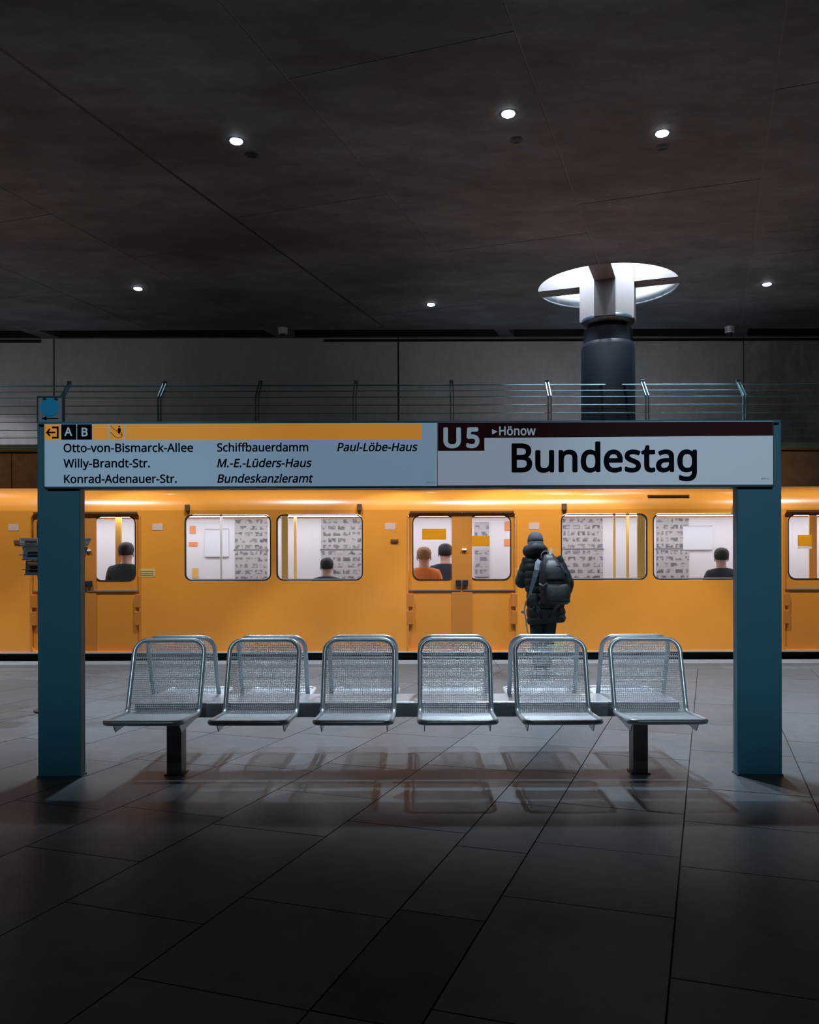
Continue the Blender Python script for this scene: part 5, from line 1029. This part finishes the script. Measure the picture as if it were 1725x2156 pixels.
# --- passengers inside, seated or standing, seen through the windows (facing the platform: face=-1)
def sitter(px, dy, label, coatc, hairc, face=1, stand=False, group=None, sc=1.0):
    Y = YT0 + dy; x = (px - CX) * Y / FPX; f = face
    cm = mat('jacket', coatc, 0.8, noise=(14, 0.15, 3)); h = mat('hair', hairc, 0.6)
    z0 = 0.0
    if stand:
        j = dict(pelvis=(0, 0, 0.93), waist=(0, 0, 1.10), chest=(0, 0, 1.33), neck=(0, 0, 1.47), jaw=(0, f * 0.02, 1.55), skull=(0, f * 0.01, 1.63), crown=(0, 0, 1.70),
                 shl=(-0.18, 0, 1.40), ell=(-0.24, 0.02, 1.12), wrl=(-0.22, f * 0.12, 0.92), pal=(-0.21, f * 0.16, 0.85), shr=(0.18, 0, 1.40), elr=(0.24, 0.02, 1.12), wrr=(0.17, f * 0.2, 1.06), par=(0.13, f * 0.26, 1.07),
                 hipl=(-0.09, 0, 0.86), knl=(-0.10, f * 0.02, 0.48), anl=(-0.10, 0, 0.09), tol=(-0.11, f * 0.14, 0.04), hipr=(0.09, 0, 0.86), knr=(0.10, f * 0.02, 0.48), anr=(0.10, 0, 0.09), tor=(0.11, f * 0.14, 0.04), sole=(0, 0, 0))
    else:
        j = dict(pelvis=(0, 0, 0.55), waist=(0, 0, 0.72), chest=(0, f * 0.01, 0.95), neck=(0, f * 0.02, 1.09), jaw=(0, f * 0.05, 1.17), skull=(0, f * 0.04, 1.25), crown=(0, f * 0.03, 1.32),
                 shl=(-0.18, 0, 1.02), ell=(-0.23, f * 0.06, 0.76), wrl=(-0.12, f * 0.27, 0.66), pal=(-0.08, f * 0.33, 0.66), shr=(0.18, 0, 1.02), elr=(0.23, f * 0.06, 0.76), wrr=(0.12, f * 0.27, 0.66), par=(0.08, f * 0.33, 0.66),
                 hipl=(-0.10, f * 0.06, 0.52), knl=(-0.11, f * 0.44, 0.50), anl=(-0.11, f * 0.46, 0.09), tol=(-0.12, f * 0.60, 0.04), hipr=(0.10, f * 0.06, 0.52), knr=(0.11, f * 0.44, 0.50), anr=(0.11, f * 0.46, 0.09), tor=(0.12, f * 0.60, 0.04), sole=(0, 0, 0))
    t = human('person', label, 'person', (x, Y, 0.128), j, {'l': (0.3, 0, 1), 'r': (0.3, 0, 1)}, [
        ('jacket', cm, ['pelvis', 'waist', 'chest', 'neck', 'shl', 'shr', 'ell', 'elr', 'wrl', 'wrr'], 0.025),
        ('trousers', M['trouser'], ['pelvis', 'hipl', 'hipr', 'knl', 'knr', 'anl', 'anr'], 0.014)], group, face=face, hair=h)
    t.scale = (sc, sc, sc)
    return t
sitter(688, 0.36, 'seated passenger in a dark blue jacket inside the train, second window from the left', (0.02, 0.045, 0.085), (0.02, 0.015, 0.012))
sitter(1521, 0.42, 'dark dressed passenger inside the train, last window left of the right sign post', (0.03, 0.035, 0.045), (0.02, 0.015, 0.012), sc=1.1)
sitter(893, 0.5, 'passenger in an orange jacket behind the left leaf of the middle train door', (0.80, 0.26, 0.05), (0.30, 0.16, 0.07), sc=1.12)
sitter(938, 1.35, 'passenger in a dark navy coat beside the one in orange, behind the middle train door', (0.02, 0.028, 0.05), (0.015, 0.012, 0.012), sc=1.17)
sitter(264, 0.5, 'dark dressed passenger behind the train door window right of the left sign post', (0.02, 0.045, 0.05), (0.015, 0.015, 0.015), sc=1.18)
for px, dy in ((893, 0.5), (938, 1.35), (264, 0.5)): # the fold-down stools they sit on
    Y = YT0 + dy; x = (px - CX) * Y / FPX
    s_ = MB().box(x - 0.2, x + 0.2, Y - 0.18, Y + 0.22, 0.53, 0.585, 0.02).build('folding_seat', M['seatcloth'], train)
    MB().box(x - 0.04, x + 0.04, Y, Y + 0.08, 0.125, 0.53).build('seat_leg', M['igrey'], s_)

# ================================================================ BROCHURE RACK LEFT OF THE LEFT POST
YR = 8.0; KR = YR / FPX
RX = lambda p: (p - CX) * KR
RZ = lambda p: CAMH - (p - HY) * KR
rack = thing('magazine_rack', 'dark magazine rack with three tiers, half hidden behind the left sign post', 'rack', (RX(112), YR, 0), world=True)
MB().tube([(RX(112), YR + 0.06, 0.01), (RX(112), YR + 0.06, 1.0), (RX(112), YR + 0.06, 1.62)], 0.022, 14).build('pole', M['dark'], rack)
MB().lathe([(0.20, 0.0), (0.20, 0.015), (0.05, 0.03), (0.03, 0.05)], (RX(112), YR + 0.06, 0), 32).build('base', M['dark'], rack)
M['wirebrown'] = mat('rack_wire', (0.30, 0.20, 0.12), 0.4, 0.6)
M['rackback'] = mat('rack_back', (0.14, 0.16, 0.18), 0.5)
tiers = [(36, 1131.5, 1147.5, 43), (43, 1149.5, 1176.5, 50), (54, 1179, 1208, 55)]
covers = [('grey', (0.10, 0.11, 0.13)), ('dark red', (0.16, 0.03, 0.04)), ('pale grey', (0.28, 0.28, 0.30)), ('slate blue', (0.06, 0.09, 0.13)), ('maroon', (0.14, 0.035, 0.05)), ('silver', (0.24, 0.24, 0.26)), ('black', (0.012, 0.012, 0.015)), ('ash grey', (0.15, 0.15, 0.16)), ('brown', (0.12, 0.07, 0.05))]
ci = 0
for ti, (xa, ya, yb_, xb) in enumerate(tiers):
    y0 = YR - 0.05 + 0.0 * ti; xr = 224 - xa
    sh_ = MB(); sh_.prism([(RX(xa), RZ(ya)), (RX(xb), RZ(yb_)), (RX(224 - xb), RZ(yb_)), (RX(224 - xa), RZ(ya))][::-1], YR + 0.035, YR + 0.05, 'y'); sh_.build('back_plate', M['rackback'], rack)
    MB().box(RX(xb), RX(224 - xb), YR - 0.045, YR + 0.02, RZ(yb_) - 0.004, RZ(yb_) + 0.006).build('shelf', M['rackback'], rack)
    yl = (ya + yb_) / 2 + 3
    MB().tube([(RX(xb - 5), YR + 0.02, RZ(yl)), (RX(xb - 4), YR - 0.05, RZ(yl)), (RX(224 - xb + 4), YR - 0.05, RZ(yl)), (RX(224 - xb + 5), YR + 0.02, RZ(yl))], 0.004, 8).build('front_wire', M['wirebrown'], rack)
    w3 = (224 - 2 * xb) / 3
    for c in range(3):
        cn, cc = covers[ci]; ci += 1
        a, b = RX(xb + w3 * c + 1.5), RX(xb + w3 * (c + 1) - 1.5)
        t = thing('magazine', '%s magazine in the %s tier of the rack, %s' % (cn, ('top', 'middle', 'bottom')[ti], ('at its left end', 'in the middle', 'at its right end')[c]), 'magazine', ((a + b) / 2, YR - 0.03, RZ(yb_) + 0.006), group='magazines in the rack behind the left post')
        h_ = (yb_ - ya) * KR * 0.98; w_ = (b - a) / 2; mm = mat('cover_' + cn.replace(' ', '_'), tuple(min(0.85, q * 5 + 0.08) for q in cc), 0.35)
        tilt = Matrix.Rotation(-0.12, 4, 'X')
        MB().box(-w_, w_, 0, 0.012, 0, h_, 0, tilt).build('pages', M['wlabel'], t)
        MB().box(-w_ - 0.001, w_ + 0.001, -0.0015, -0.0001, 0, h_ + 0.001, 0, tilt).build('cover', mm, t)
        MB().box(-w_ * 0.8, w_ * 0.8, -0.003, -0.0016, h_ * 0.72, h_ * 0.9, 0, tilt).build('title_block', M['wlabel'] if c % 2 else M['orange'], t)
        MB().box(-w_ * 0.5, w_ * 0.7, -0.003, -0.0016, h_ * 0.15, h_ * 0.6, 0, tilt).build('cover_picture', mat('picture', (cc[0] * 0.4, cc[1] * 0.4, cc[2] * 0.5), 0.4), t)
print('objects', len(COL.objects))
